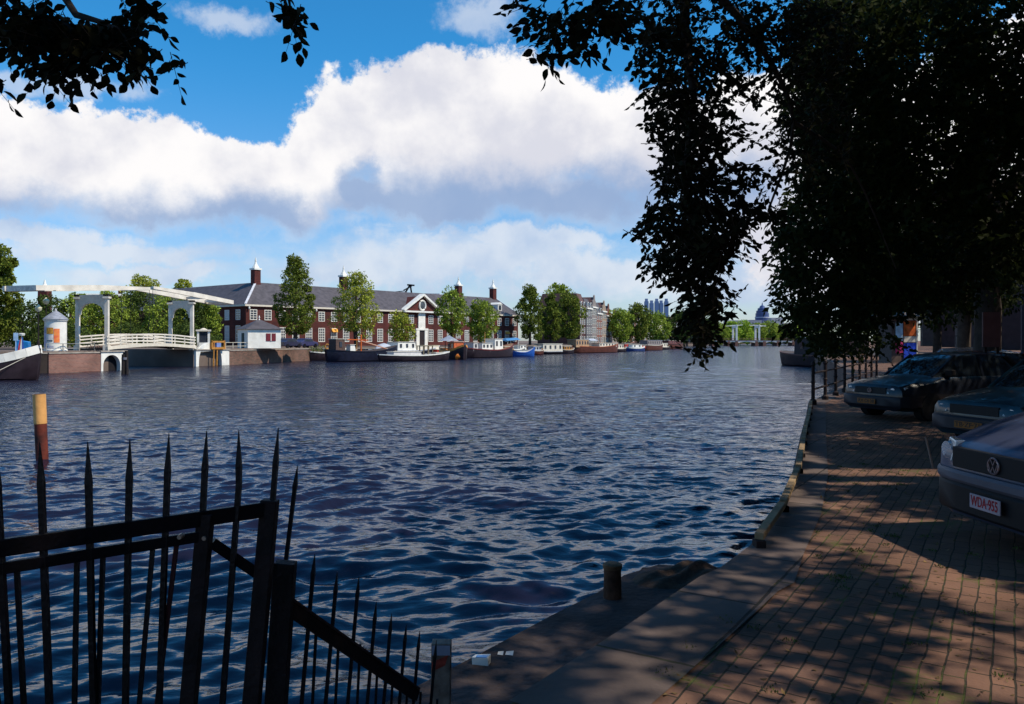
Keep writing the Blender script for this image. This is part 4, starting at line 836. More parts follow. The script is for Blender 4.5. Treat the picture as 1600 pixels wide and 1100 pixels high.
boat('long dark brown barge with two white cabins right of the orange tug', 764, 142, 13.8, 3.8, 1.35, H_dark, D_wood, hs, [(-5.6,-4.3,2.2,1.25,D_white,1),(-3.4,-.4,2.5,1.15,M_white,3),(.2,2.6,2.4,1.9,M_white,2),(3.2,6.0,2.2,.5,mat('tan_hatch', (.30,.18,.11), .7))], (mat('maroon_stripe', (.16,.03,.03), .5),.18), (-1.2,3.2,M_ochre), None, cat='barge', name='moored_barge', sheer=.5)
def ex_canopy(t, fb):
    m = MB(); m.hexa([(-3.2,-1.2,fb+1.7),(1.4,-1.2,fb+1.9),(1.4,1.2,fb+1.9),(-3.2,1.2,fb+1.7)], [(-2.8,-.5,fb+2.1),(1.0,-.5,fb+2.3),(1.0,.5,fb+2.3),(-2.8,.5,fb+2.1)]); m.build('canopy', mat('blue_canopy', (.06,.20,.42), .6), t)
    m = MB(); 
    for x in (-2.6,.8): m.bar((x,-.9,fb),(x,-.9,fb+1.8),.07); m.bar((x,.9,fb),(x,.9,fb+1.8),.07)
    m.build('canopy_pole', M_white, t)
boat('dark boat with a light blue canopy moored behind the brown barge', 800, 158, 8.5, 2.8, 1.25, H_black, D_white, hs, [(1.5,3.6,1.9,.8,M_white,2)], (M_white,.14), None, ex_canopy)
boat('small bright blue open boat with a white cover', 816, 150.5, 5.0, 1.8, .75, M_blue, D_white, R(22), [(-1.4,1.0,1.2,.4,M_white)], (M_blue,.2), None, None, sheer=.8)
boat('white box shaped houseboat with a row of small windows', 857, 176, 6.2, 4.0, .6, H_dark, D_dark, R(38), [(-2.9,2.8,3.2,1.65,M_cream,4,M_cream)], (M_tarp,.1), None, None, cat='houseboat', name='houseboat', blunt=8, sheer=.05)
def ex_awn(t, fb):
    m = MB(); m.hexa([(-3,-1.4,fb+1.5),(0,-1.4,fb+1.5),(0,1.4,fb+1.5),(-3,1.4,fb+1.5)],[(-2.6,-.3,fb+2.0),(-.3,-.3,fb+2.0),(-.3,.3,fb+2.0),(-2.6,.3,fb+2.0)]); m.build('tarpaulin', M_tarp, t)
boat('long reddish brown barge with many cream windows beyond the white houseboat', 928, 197, 19.0, 4.2, 1.45, H_brown, D_wood, R(46), [(-8.6,-3.6,2.8,1.7,mat('cream_brown', (.42,.26,.15), .7),5),(.6,7.6,2.6,.85,M_cream,6),(7.7,8.6,1.8,.7,M_red)], (mat('orange_brown', (.32,.09,.04), .5),.2), (-5.0,6.0,M_cream), ex_awn, cat='barge', name='moored_barge')
boat('small white and blue boat beside a red one in the middle distance', 993, 222, 6.5, 2.6, .95, mat('faded_blue', (.03,.06,.20), .5), D_white, R(30), [(-1.8,1.6,1.9,.9,M_white,2),(1.8,3.0,1.6,.6,M_red)], (M_white,.4), None, None)
boat('dark barge with a grey striped roof beyond the blue and white boat', 1018, 246, 13, 4.0, 1.5, H_brown, D_dark, R(52), [(-5,4.6,2.8,1.5,mat('grey_brown', (.22,.19,.19), .7),7,M_tarp)], (M_cream,.12), None, None, cat='barge', name='moored_barge')
boat('dark reddish barge, farthest in the far bank row', 1050, 285, 15, 4.2, 1.7, H_brown, D_dark, R(52), [(-5.5,3.6,3.0,1.2,mat('red_brown_cabin', (.14,.05,.05), .7),5)], (H_dark,.12), None, None, cat='barge', name='moored_barge')
boat('black houseboat with a projecting bow beyond the right quay railing', 1292, 92, 15, 4.6, 1.3, H_dark, D_dark, R(112), [(-4.4,3.4,3.6,1.9,H_dark,3,D_dark)], (mat('pink_brown_line', (.16,.07,.06), .6),.14), None, None, cat='houseboat', name='houseboat', sheer=.2, group='boats moored by the right quay')
boat('pale cabined boat moored beyond the black houseboat on the right', 1273, 150, 10, 4, 1.3, H_brown, D_white, R(68), [(-3.4,3.0,3,2.0,M_cream,3)], (M_cream,.2), None, None, group='boats moored by the right quay')

for px, d, L_, hm, c_, lab, cab in ((541,124,6.5,H_brown,M_cream,'small brown cabin boat half hidden behind the work barge',.7),(690,135,6,H_dark,M_red,'little dark boat with a red hatch behind the orange tug',.6),(737,150,7,H_black,M_cream,'dark cabin boat moored inside the brown barge',1.2),(836,168,5,H_brown,M_tarp,'small brown boat under grey canvas left of the houseboat',.9),(884,184,5.5,H_dark,M_ochre,'small dark boat with an ochre cabin right of the houseboat',.8),(901,206,9,H_brown,M_white,'brown boat with a long white cabin behind the reddish barge',1.7),(966,210,6.5,H_dark,M_cream,'short dark boat with a cream cabin after the reddish barge',1.0),(979,232,7,H_brown,M_red,'brown boat with a red cabin left of the faded blue one',1.1),(1036,262,8,H_dark,M_cream,'low dark boat with a pale cabin between the last barges',1.2)):
    boat(lab, px, d, L_, 2.4, .85, hm, D_wood, R(47), [(-L_*.28,L_*.22,1.7,cab,c_,3)], (M_cream,.10), (L_*.3,2.6,M_ochre) if px % 2 else None, None)
# ---------------------------------------------------------------- trees, layout units for placing
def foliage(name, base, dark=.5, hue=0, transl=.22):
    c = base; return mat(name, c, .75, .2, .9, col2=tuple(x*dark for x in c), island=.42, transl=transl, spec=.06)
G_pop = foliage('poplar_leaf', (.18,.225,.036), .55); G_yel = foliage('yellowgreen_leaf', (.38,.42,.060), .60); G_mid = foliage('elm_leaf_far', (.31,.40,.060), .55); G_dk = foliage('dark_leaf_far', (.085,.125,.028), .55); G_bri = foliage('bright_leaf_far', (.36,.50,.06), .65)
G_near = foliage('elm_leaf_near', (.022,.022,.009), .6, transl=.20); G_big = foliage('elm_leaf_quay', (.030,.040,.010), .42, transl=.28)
def far_tree(label, px, d, top, wpx, mt, base=FZ, shape='round', skirt=.22, n=5200, name='quay_tree', group='trees on the far bank', leaf=None, lean=0, trunk=True, low=None):
    """px column, depth, top pixel row, crown width in pixels"""
    x = X_of(px, d); zt = zof(top, d); h = zt-base; w = wpx*d/FP; t = thing(name, label, 'tree', (x, d, base), 0, group)
    rr = np.random.default_rng(int(px*7+d)); m = MB(); zc = h*skirt; tr = max(.10, w*.035)
    m.path([(0,0,-.2),(.05*w*rr.uniform(-1,1),0,h*.3),(lean+.05*w*rr.uniform(-1,1),0,h*.55),(lean,0,h*.9)], [tr*1.3,tr,tr*.7,tr*.15], 7)
    ch = h-zc; cl = []; nk = 34 if shape != 'hedge' else 30
    for i in range(nk):
        v = (i+.5)/nk; a = i*2.399+rr.uniform(-.3,.3)
        if shape == 'poplar': prof = (math.sin(math.pi*min(1,v*.93+.10))**.62)*(1-.30*v)
        elif shape == 'cone': prof = (1-v)**.6*.98*min(1, v*6+.45)
        else: prof = math.sqrt(max(.02, 1-(2*v-1)**2*.95))
        r_ = w/2*prof*rr.uniform(.45,.86); cl.append((lean*v+r_*math.cos(a)+w*rr.normal()*.035, r_*math.sin(a), zc+ch*(v*.93+.02+rr.normal()*.015), w*rr.uniform(.075,.205)*(1 if shape!='poplar' else .9)))
        if i % 3 == 0: m.path([(lean*v*.6,0,zc+ch*v*.7), (cl[-1][0]*.5,cl[-1][1]*.5,zc+ch*v*.83),(cl[-1][0],cl[-1][1],cl[-1][2])], [tr*.35,tr*.22,tr*.06], 5)
    m.build('trunk', M_bark, t)
    cl = np.array(cl); k_ = rr.integers(0, len(cl), n); u = rr.normal(size=(n,3)); u /= np.linalg.norm(u, axis=1, keepdims=True)
    rad = cl[k_,3]*rr.uniform(.45,1.12,n)**.7; p = cl[k_,:3]+u*rad[:,None]*np.array([1.05,1.05,.82])
    dr = u*.5+rr.normal(size=(n,3))*.6+np.array([0,0,-.35]); nr = u+rr.normal(size=(n,3))*.55
    lf = (leaf or max(.30, d*.0027))*rr.uniform(.6,1.25,n)
    sdn = np.cross(nr, dr); leaves('crown', p*K, dr, lf*K, mt, t, nrm=sdn); return t
far_tree('tall conical dark green poplar, largest tree before the almshouse', 462, 122, 399, 74, G_pop, shape='poplar', n=11000, skirt=.13)
far_tree('tall yellow green tree with a loose crown before the almshouse', 557, 131, 425, 84, G_yel, shape='poplar', n=6800, skirt=.20)
far_tree('small bushy tree with yellow leaves left of the pediment entrance', 627, 140, 488, 40, G_yel, n=2600, skirt=.08, name='small_tree')
far_tree('light green round tree just right of the pediment', 706, 147, 452, 50, G_mid, n=5600)
far_tree('light green round tree, second right of the pediment', 752, 151, 470, 50, G_mid, n=5000, skirt=.18)
far_tree('dark green tall round tree at the right end of the almshouse', 828, 180, 446, 52, G_pop, shape='poplar', n=6500, skirt=.12)
far_tree('narrow dark green tree between two taller ones past the almshouse', 861, 193, 458, 34, G_pop, shape='poplar', n=4800, skirt=.12)
far_tree('broad dark green tree in front of the big end wall', 889, 205, 458, 46, G_pop, n=5600, skirt=.12)
far_tree('pale green crown rising behind the brown roofed end house', 874, 262, 441, 46, G_mid, n=4200, skirt=.3)
far_tree('round green tree at the end of the canal houses', 969, 262, 483, 42, G_mid, n=4600, skirt=.1)
far_tree('taller darker tree, middle one of the group under the blue towers', 997, 283, 473, 38, G_pop, n=4600, skirt=.1)
far_tree('yellow green tree right of the darker middle one', 1026, 300, 489, 42, G_mid, n=4300, skirt=.08)
far_tree('dark tree partly behind the hanging branch', 1062, 325, 486, 42, G_dk, n=4200, skirt=.05)
far_tree('dark tree at the left end of the far bridge', 1098, 385, 498, 56, G_dk, n=4200, skirt=.05)
for i, (px, w, top, mt, lab) in enumerate(((1122,36,505,G_mid,'leftmost light green tree behind the far bridge'),(1143,30,502,G_bri,'bright yellow green tree left of the bridge portal'),(1163,34,502,G_bri,'second bright green tree behind the far bridge'),(1184,28,505,G_mid,'green tree behind the left bridge portal'),(1204,34,503,G_mid,'green tree between the two bridge portals'),(1226,34,508,G_dk,'dark tree right of the bridge portals'),(1250,30,512,G_bri,'light green tree by the white pavilion'),(1282,50,505,G_dk,'dark tree behind the right end of the far bridge'))):
    far_tree(lab, px, 510+i*9, top, w, mt, base=1.4, n=3200, skirt=.02, leaf=1.2, group='trees behind the far bridge')
far_tree('big olive green tree cut by the left edge of the picture', -8, 76, 380, 84, G_pop, n=11000, skirt=.12, group='trees by the drawbridge', leaf=.34)
far_tree('dark tree left of the advertising column', 34, 98, 470, 66, G_dk, n=5200, skirt=.08, group='trees by the drawbridge')
for px, d, top, w, mt, lab in ((78,120,462,66,G_dk,'dark green tree behind the advertising column'),(122,122,458,70,G_mid,'green tree behind the left drawbridge post'),(172,124,456,78,G_mid,'wide green tree right of the left drawbridge portal'),(216,128,455,76,G_dk,'dark green tree under the middle of the balance beams'),(262,123,458,76,G_mid,'green tree left of the right drawbridge portal'),(303,119,466,54,G_dk,'dark green tree within the right drawbridge portal'),(328,121,474,36,G_mid,'low green tree against the dark end wall of the almshouse')):
    far_tree(lab, px, d, top, w, mt, n=6500, skirt=.02, group='trees by the drawbridge')
far_tree('light green crown rising above the balance beams', 225, 170, 431, 56, G_yel, n=4500, skirt=.45, group='trees by the drawbridge')
far_tree('small pale green crown peeping above the right balance beam', 287, 172, 436, 34, G_yel, n=3200, skirt=.45, group='trees by the drawbridge')
for px, d, top, w in ((1335,330,478,60),(1390,260,470,80)):
    far_tree('dark tree %s on the right bank seen through the foliage' % ('far off' if px < 1350 else 'nearer the kiosk'), px, d, top, w, G_dk, base=QZ, n=4000, skirt=.05, group='far trees on the right bank')
# low hedge of bushes on the far bank in front of the trees left of the almshouse (covers the ground line)
n = 9000; px_ = rng.uniform(-60, 345, n); d_ = rng.uniform(112, 117, n); p = np.stack([(px_-800)/FP*d_, d_, FZ+rng.uniform(0,1,n)**.8*(2.6+1.0*np.sin(px_*.07))], 1)
hd_ = leaves('hedge', p*K, rdir(n), .42, G_dk); tag(hd_, 'dark continuous hedge under the trees behind the drawbridge', 'hedge')
# ---------------------------------------------------------------- the big elm whose branches hang over the quay (metres from here on)
def PK(px, py, d): return np.array([(px-800)/FP*d, d, CAMZ*K-(py-HY)/FP*d])
def sprays(blobs, size, nl=9, L_=.38, droop=.55):
    """blobs: (px, py, rx, ry, depth, depth spread, number of twigs) -> leaf positions, directions, twig start/end"""
    PO = []; DI = []; TW = []
    for px, py, rx, ry, d, dd, n in blobs:
        q = rng.normal(size=(n,2)); q /= np.linalg.norm(q, axis=1, keepdims=True); q *= rng.uniform(0,1,(n,1))**.5
        ds = d+rng.uniform(-dd,dd,n); s0 = np.stack([(px+q[:,0]*rx-800)/FP*ds, ds, CAMZ*K-(py+q[:,1]*ry-HY)/FP*ds], 1)
        th = rng.uniform(0, 6.28, n); dv = np.stack([np.cos(th)*.8+q[:,0]*.5, np.sin(th)*.6, rng.uniform(-.75,.25,n)], 1); dv /= np.linalg.norm(dv, axis=1, keepdims=True)
        ll = L_*rng.uniform(.6,1.3,n); s0 = s0-dv*ll[:,None]*.5
        side = np.cross(dv, np.array([0,0,1.])); side /= np.linalg.norm(side, axis=1, keepdims=True)+1e-9
        for j in range(nl):
            t = (j+.6)/nl; p = s0+dv*(ll*t)[:,None]+np.array([0,0,-1])*(droop*.5*ll*t*t)[:,None]
            sg = 1 if j % 2 else -1; e = dv*.75+side*sg*.75+np.array([0,0,-.45])+rng.normal(size=(n,3))*.22
            if j == nl-1: e = dv+np.array([0,0,-.5])
            PO.append(p); DI.append(e)
        TW.append((s0, s0+dv*ll[:,None]+np.array([0,0,-1])*(droop*.5*ll)[:,None]))
    return np.concatenate(PO), np.concatenate(DI), TW
def twig_mesh(name, TW, r_, m, parent):
    a = np.concatenate([t[0] for t in TW]); b = np.concatenate([t[1] for t in TW]); n = len(a); d = b-a; d /= np.linalg.norm(d, axis=1, keepdims=True)
    u = np.cross(d, np.array([.3,.2,.93])); u /= np.linalg.norm(u, axis=1, keepdims=True); w = np.cross(d, u); V = []
    for e, rad in ((a, r_), (b, r_*.4)):
        for k_ in range(3): V.append(e+(u*math.cos(k_*2.094)+w*math.sin(k_*2.094))*rad)
    V = np.stack(V, 1).reshape(-1,3); base = np.arange(n)[:,None]*6
    F = np.concatenate([base+np.array([[k_, (k_+1)%3, 3+(k_+1)%3, 3+k_]]) for k_ in range(3)])
    return npmesh(name, V, F, m, parent)
def limb(mb, pts, r0, r1, n=8):
    c = []
    for i in range(len(pts)-1):     # catmull-rom smoothing
        p0, p1, p2, p3 = [Vector(pts[max(0,min(len(pts)-1,i+k_))]) for k_ in (-1,0,1,2)]
        for s_ in range(4):
            t = s_/4; c.append(.5*((2*p1)+(p2-p0)*t+(2*p0-5*p1+4*p2-p3)*t*t+(3*p1-p0-3*p2+p3)*t**3))
    c.append(Vector(pts[-1])); k_ = len(c); mb.path(c, [r0+(r1-r0)*(i/(k_-1))**.8 for i in range(k_)], n)
GQ = QZ*K
el = thing('elm_tree', 'big dark elm beside the camera with leafy branches hanging over the quay and river', 'tree', (7.2,.4,GQ), k=1)
off = Vector((7.2,.4,GQ)); W2 = lambda p: tuple(Vector(tuple(float(v) for v in p))-off)
m = MB(); m.path([(0,0,-.1),(.0,.05,.5),(-.1,.1,2.5),(-.2,.3,5.2)], [.55,.38,.32,.27], 14)
limb(m, [(-.2,.3,5.0), W2((4.6,3.4,9.2)), W2((3.4,6.2,8.6)), W2(PK(1090,-60,8.8)), W2(PK(1085,160,8.7))], .20, .035)
limb(m, [W2(PK(1085,140,8.7)), W2(PK(1070,300,8.6)), W2(PK(1095,420,8.5)), W2(PK(1098,540,8.4))], .035, .006, 6)
limb(m, [W2(PK(1090,-40,8.8)), W2(PK(1180,60,9.2)), W2(PK(1240,190,9.8)), W2(PK(1200,330,9.8))], .06, .012, 6)
limb(m, [W2(PK(1240,190,9.8)), W2(PK(1330,260,11)), W2(PK(1400,420,12))], .03, .008, 6)
limb(m, [(-.2,.3,5.0), W2((3.0,2.0,8.2)), W2((0.2,3.0,7.6)), W2(PK(120,-90,4.4)), W2(PK(185,45,4.2))], .12, .008, 7)
limb(m, [W2(PK(120,-90,4.4)), W2(PK(60,30,4.2)), W2(PK(40,70,4.2))], .010, .004, 5)
limb(m, [W2((0.2,3.0,7.6)), W2(PK(470,-80,4.6)), W2(PK(470,20,4.6))], .02, .004, 5)
limb(m, [W2((3.0,2.0,8.2)), W2(PK(840,-120,5)), W2(PK(870,30,4.9))], .03, .005, 5)
limb(m, [(-.2,.3,5.0), W2((10.2,4,9.5)), W2((13,8,11))], .14, .04); limb(m, [(-.1,.2,4.6), W2((10,1,9.5)), W2((12,0,11))], .18, .05); limb(m, [(-.2,.3,5.0), W2((7,2,10)), W2((6,6,12))], .18, .04)
m.build('trunk', M_bark, el, k=1, smooth=True)
HANG = [(1030,25,42,45,9.0,.9,60),(1120,40,80,60,9.2,1.0,95),(1042,95,48,60,9.0,.9,84),(1100,150,58,70,9.0,.9,92),(1060,185,42,50,8.9,.8,75),(1088,240,48,50,8.8,.8,80),(1052,262,28,26,8.8,.6,26),(1085,298,50,38,8.7,.7,85),
        (1050,340,46,26,8.6,.6,48),(1008,364,20,9,8.6,.4,9),(1105,358,58,34,8.6,.7,80),(1035,408,28,18,8.6,.5,20),(1082,402,44,34,8.5,.6,58),(1125,385,22,26,8.6,.5,20),(1098,445,30,34,8.5,.5,42),(1066,432,20,12,8.5,.5,9),(1096,488,22,30,8.4,.4,34),(1098,524,16,16,8.4,.3,13),(1096,548,10,8,8.4,.3,4),(1070,538,5,6,8.4,.2,2),
        (1142,462,6,5,8.5,.2,2),(1132,492,12,6,8.5,.3,4),(1160,328,34,16,9.2,.6,26),(1195,330,26,12,9.4,.5,14),(1190,95,60,60,9.6,.9,44),(1210,30,70,40,9.6,.9,70),(1150,262,26,16,9.4,.7,14),(1240,150,50,50,10,1,24),(1215,205,30,26,10,.8,8),(1155,200,20,16,9.5,.6,7),(1190,280,30,12,9.6,.6,9),(1235,250,36,26,10.2,.8,22),(1280,60,60,60,10.5,1,100),(1295,200,44,60,11,1,60)]
po, di, tw = sprays(HANG, .09)
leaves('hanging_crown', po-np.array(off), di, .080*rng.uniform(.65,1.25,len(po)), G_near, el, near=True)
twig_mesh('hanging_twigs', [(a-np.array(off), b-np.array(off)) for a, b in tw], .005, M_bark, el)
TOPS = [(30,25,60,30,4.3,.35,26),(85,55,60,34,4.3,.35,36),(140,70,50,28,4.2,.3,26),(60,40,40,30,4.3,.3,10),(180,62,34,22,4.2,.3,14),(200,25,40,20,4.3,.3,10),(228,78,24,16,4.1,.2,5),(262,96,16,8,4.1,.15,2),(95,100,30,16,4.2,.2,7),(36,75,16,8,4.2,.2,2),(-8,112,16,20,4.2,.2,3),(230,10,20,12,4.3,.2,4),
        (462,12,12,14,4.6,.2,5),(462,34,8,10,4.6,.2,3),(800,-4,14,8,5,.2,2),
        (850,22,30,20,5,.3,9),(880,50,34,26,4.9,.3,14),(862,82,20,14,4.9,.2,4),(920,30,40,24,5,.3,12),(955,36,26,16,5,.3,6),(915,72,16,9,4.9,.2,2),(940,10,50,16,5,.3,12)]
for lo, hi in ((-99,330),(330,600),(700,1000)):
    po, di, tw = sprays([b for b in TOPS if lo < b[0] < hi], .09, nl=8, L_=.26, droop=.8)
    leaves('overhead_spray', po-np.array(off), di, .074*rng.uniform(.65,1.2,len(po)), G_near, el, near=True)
    twig_mesh('spray_twigs', [(a-np.array(off), b-np.array(off)) for a, b in tw], .0025, M_bark, el)
# crown above and beside the camera; it shades the pavement
def cloud_leaves(name, ctr, rad, nclump, nleaf, size, mt, parent, o, keep=None, seed=3, cr=(.9,1.5)):
    rr = np.random.default_rng(seed); c = rr.normal(size=(nclump,3)); c /= np.linalg.norm(c, axis=1, keepdims=True); c = c*rr.uniform(.25,1,(nclump,1))**.5*np.array(rad)+np.array(ctr)
    k_ = rr.integers(0, nclump, nleaf); u = rr.normal(size=(nleaf,3)); u /= np.linalg.norm(u, axis=1, keepdims=True); cs = rr.uniform(*cr, nclump)
    p = c[k_]+u*(cs[k_]*rr.uniform(.2,1.05,nleaf)**.6)[:,None]; dr = u*.4+rr.normal(size=(nleaf,3))*.6+np.array([0,0,-.5])
    if keep is not None: q = keep(p); p = p[q]; dr = dr[q]
    return leaves(name, p-np.array(o), dr, size*rr.uniform(.7,1.2,len(p)), mt, parent)
SPOTS = [(4.7,10.3,1.3,.32),(4.1,9.5,.7,.10),(3.05,5.6,.28,.80),(2.75,6.9,.28,.20),(3.75,7.5,.40,.12),(3.3,8.3,.5,.10),(2.3,4.0,.25,.10),(1.45,4.1,.14,.06),(7.9,24,2,2),(1.15,5.75,.16,.08),(3.05,8.9,.14,.7),(4.2,11.8,.2,1.0),(2.3,6.6,.12,.16)]
def sunhole(p):     # crown shaped for light: leaves removed so sun reaches chosen patches of the pavement
    q = (p[:,2]-1.7)/sv.z; gx = p[:,0]-sv.x*q; gy = p[:,1]-sv.y*q; r_ = np.random.default_rng(4).uniform(0,1,len(p)); out = np.zeros(len(p), bool)
    for x, y, a, b in SPOTS: e = ((gx-x)/(a+.05))**2+((gy-y)/(b+.05))**2; out |= (e < .75+.6*r_)
    return ~out
def outside(p):   # keep clear of the open view over the river
    y = np.maximum(p[:,1], .3); return ~((p[:,1] > 0) & (np.abs(p[:,0]/y) < .72) & ((p[:,2]-3.4)/y < .50)) & sunhole(p)
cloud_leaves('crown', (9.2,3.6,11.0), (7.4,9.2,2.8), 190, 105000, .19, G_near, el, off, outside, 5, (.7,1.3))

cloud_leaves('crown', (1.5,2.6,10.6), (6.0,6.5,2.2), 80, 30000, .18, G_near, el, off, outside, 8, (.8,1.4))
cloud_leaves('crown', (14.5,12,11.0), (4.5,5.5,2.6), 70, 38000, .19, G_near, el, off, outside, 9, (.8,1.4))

# ---------------------------------------------------------------- second elm standing on the quay, the dark mass at the right
def quay_tree(x, y, label, r=(6,6,5.2), zc=9.6, n=60000, leaf=.15, tr=.30, seed=1, nc=90, keep=None, blobs=None):
    o = Vector((x, y, GQ)); t = thing('elm_tree', label, 'tree', o, k=1, group='elms along the right quay'); m = MB(); rr = random.Random(seed)
    m.path([(0,0,-.1),(0,0,.5),(.05,0,2.5),(-.1,.1,5.0),(.1,0,7.5)], [tr*1.6,tr*1.05,tr*.95,tr*.8,tr*.45], 12)
    for i in range(9):
        a = i*.7+rr.uniform(-.3,.3); e = (math.cos(a)*r[0]*.75, math.sin(a)*r[1]*.75, zc-GQ+rr.uniform(-.5,.7)*r[2]*.8); h = rr.uniform(3.2,6); limb(m, [(0,0,h),(e[0]*.45,e[1]*.45,h+(e[2]-h)*.6),e], tr*.42, .03, 6)
    m.build('trunk', M_bark, t, k=1, smooth=True)
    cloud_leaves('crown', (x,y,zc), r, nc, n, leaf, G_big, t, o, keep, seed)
    if blobs:
        po, di, tw = sprays(blobs, .1, nl=9, L_=.55); leaves('low_branches', po-np.array(o), di, .135*rng.uniform(.7,1.25,len(po)), G_big, t)
    return t
keepA = lambda p: (p[:,1] > 3) & ~(((p[:,0]/p[:,1]*FP+800) < 1236+22*np.sin(p[:,2]*2.3)) ) & ~((((p[:,0]/p[:,1]*FP+800) < 1300)) & ((532-(p[:,2]-3.4)/p[:,1]*FP) > 500)) & sunhole(p)
BL = [(1280,330,54,56,15,2,100),(1243,400,34,50,15,2,66),(1222,350,20,20,14,1,14),(1260,455,55,45,16,2,110),(1300,500,60,40,18,2,110),(1262,490,34,20,16,1.5,24),(1340,535,70,22,20,2,90),(1400,470,80,24,18,3,90),(1290,400,70,70,15,2,150),(1380,400,80,80,15,2,200),(1480,400,80,70,16,2,200),(1350,470,50,40,17,2,80),
      (1285,120,42,90,14,1.5,100),(1330,60,90,90,13,1.5,210),(1340,200,80,90,13,1.5,230),(1330,310,80,70,14,1.5,200),(1450,80,90,110,13,1.5,270),(1450,240,90,110,13,1.5,270),(1560,80,80,120,13,1.5,260),(1560,260,80,120,13,1.5,260),(1560,370,60,50,14,1.5,90),(1262,262,26,34,14,1,22),(1290,540,30,14,21,1,20),(1240,505,14,10,16,1,6)]
quay_tree(13.4, 22.6, 'big dark elm on the right quay with its trunk behind the parked cars', (7.2,6.5,6.4), 10.6, 64000, .165, .36, 21, 105, keepA, BL)
for x, y, s_, lab, nn in ((22,39,31,'second elm of the right quay row, behind the kiosk',16000),(34,64,32,'third elm of the right quay row',11000),(42,88,33,'fourth elm of the right quay row',9000),(60,130,34,'farthest elm of the right quay row',8000)):
    quay_tree(x, y, lab, (6.5,6.5,5.6), 10.2, nn, .15+y*.0035, .32, s_, 60, lambda p: (532-(p[:,2]-3.4)/p[:,1]*FP < 535))
# unseen houses added beside and behind the camera to close off the low sky
for i in range(9):
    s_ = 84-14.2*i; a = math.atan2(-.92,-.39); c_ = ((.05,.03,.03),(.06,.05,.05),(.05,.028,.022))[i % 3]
    block('quay_house', ('dark brick','grey plaster','brown brick')[i % 3]+' house added out of view in the quay row, %s from the far end of the near terrace' % ('first','second','third','fourth','fifth','sixth','seventh','eighth','ninth')[i], 'house', (.40*s_+24, s_), a, 15.2, 12, 14.5+(i%3)*.8, mat('near_house_%d' % (i%3), c_, .85, .25, 1), 3, M_slate, 4, 4, ('flat','mansard','hip')[i%3], group='houses behind the trees of the right quay', winf=mat('dull_frame_dark', (.08,.065,.06), .7), z=QZ, winh=1.9)
quay_tree(-3.5, -9.0, 'unseen elm added behind the camera to shade the quay', (7.5,6.0,5.0), 8.6, 22000, .20, .32, 41, 70, outside)  # out of view, added to keep low sky light off the quay
quay_tree(15.5, -4.0, 'unseen elm added right of the camera to shade the quay', (6.5,6.0,4.6), 9.4, 22000, .20, .32, 42, 70, outside)  # another unseen tree added for shade
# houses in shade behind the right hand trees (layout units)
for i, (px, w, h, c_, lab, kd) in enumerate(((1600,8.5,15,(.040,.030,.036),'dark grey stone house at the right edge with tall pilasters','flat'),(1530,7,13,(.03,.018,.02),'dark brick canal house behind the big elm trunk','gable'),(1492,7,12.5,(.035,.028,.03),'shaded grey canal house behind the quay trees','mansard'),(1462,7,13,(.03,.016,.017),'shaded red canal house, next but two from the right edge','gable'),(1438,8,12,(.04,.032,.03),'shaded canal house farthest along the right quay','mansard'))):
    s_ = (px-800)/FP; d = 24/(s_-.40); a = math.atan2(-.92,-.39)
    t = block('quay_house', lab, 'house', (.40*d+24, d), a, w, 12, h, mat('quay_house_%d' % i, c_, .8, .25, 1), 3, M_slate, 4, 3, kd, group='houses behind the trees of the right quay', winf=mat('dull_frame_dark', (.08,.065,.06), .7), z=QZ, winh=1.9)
    if i == 0:
        m = MB()
        for b in range(4): m.box(w*b/3-.28,w*b/3+.28,-.30,-.003,.0,h-.2)
        m.build('pilaster', mat('pilaster_grey', (.065,.048,.056), .8), t)

# ---------------------------------------------------------------- kiosk, sign board, barriers on the right quay
kx, ky = X_of(1402,62), 62.0
ks = thing('newspaper_kiosk', 'small roofed kiosk with an orange poster above a blue panel under the trees', 'kiosk', (kx,ky,GQ), R(8), k=1); ks.scale = (1.65,1.65,1.65)
m = MB(); m.box(-.62,.62,-.5,.5,0,2.15); m.build('body', mat('kiosk_body', (.10,.07,.06), .8), ks, k=1)
m = MB(); m.hexa([(-1.0,-.8,2.15),(.85,-.8,2.15),(.85,.8,2.15),(-1.0,.8,2.15)], [(-.75,-.5,2.35),(.6,-.5,2.35),(.6,.5,2.35),(-.75,.5,2.35)]); m.lathe([(.3,2.35),(.1,2.6),(.03,2.8)], (-.2,0,0), 8); m.build('roof', mat('kiosk_roof', (.20,.17,.16), .6), ks, k=1)
m = MB(); m.box(-.02,.60,-.54,-.505,1.25,1.95); m.build('orange_poster', mat('kiosk_orange', (.62,.13,.03), .5, .6, 4), ks, k=1)
m = MB(); m.box(-.02,.60,-.54,-.505,.95,1.22); m.build('white_strip', M_cream, ks, k=1); m = MB(); m.box(-.02,.60,-.54,-.505,.12,.92); m.build('blue_panel', mat('kiosk_blue', (.02,.07,.55), .5, .3, 3), ks, k=1)
m = MB(); m.box(-.42,-.08,-.54,-.505,1.0,1.85); m.build('pale_blue_poster', mat('kiosk_pale', (.45,.62,.72), .5, .3, 4), ks, k=1); m = MB(); m.box(-.42,-.08,-.54,-.505,.45,.97); m.build('pink_poster', mat('kiosk_pink', (.60,.05,.18), .5, .3, 4), ks, k=1)
m = MB(); m.box(.60,.66,-.56,-.5,.1,2.1); m.box(-.05,.66,-.57,-.5,1.97,2.05); m.build('frame', M_cream, ks, k=1)
sb = thing('sign_board', 'dull brown information board on two posts beside the elm trunk', 'sign', (X_of(1549,18.4),18.4,GQ), R(-8), k=1)
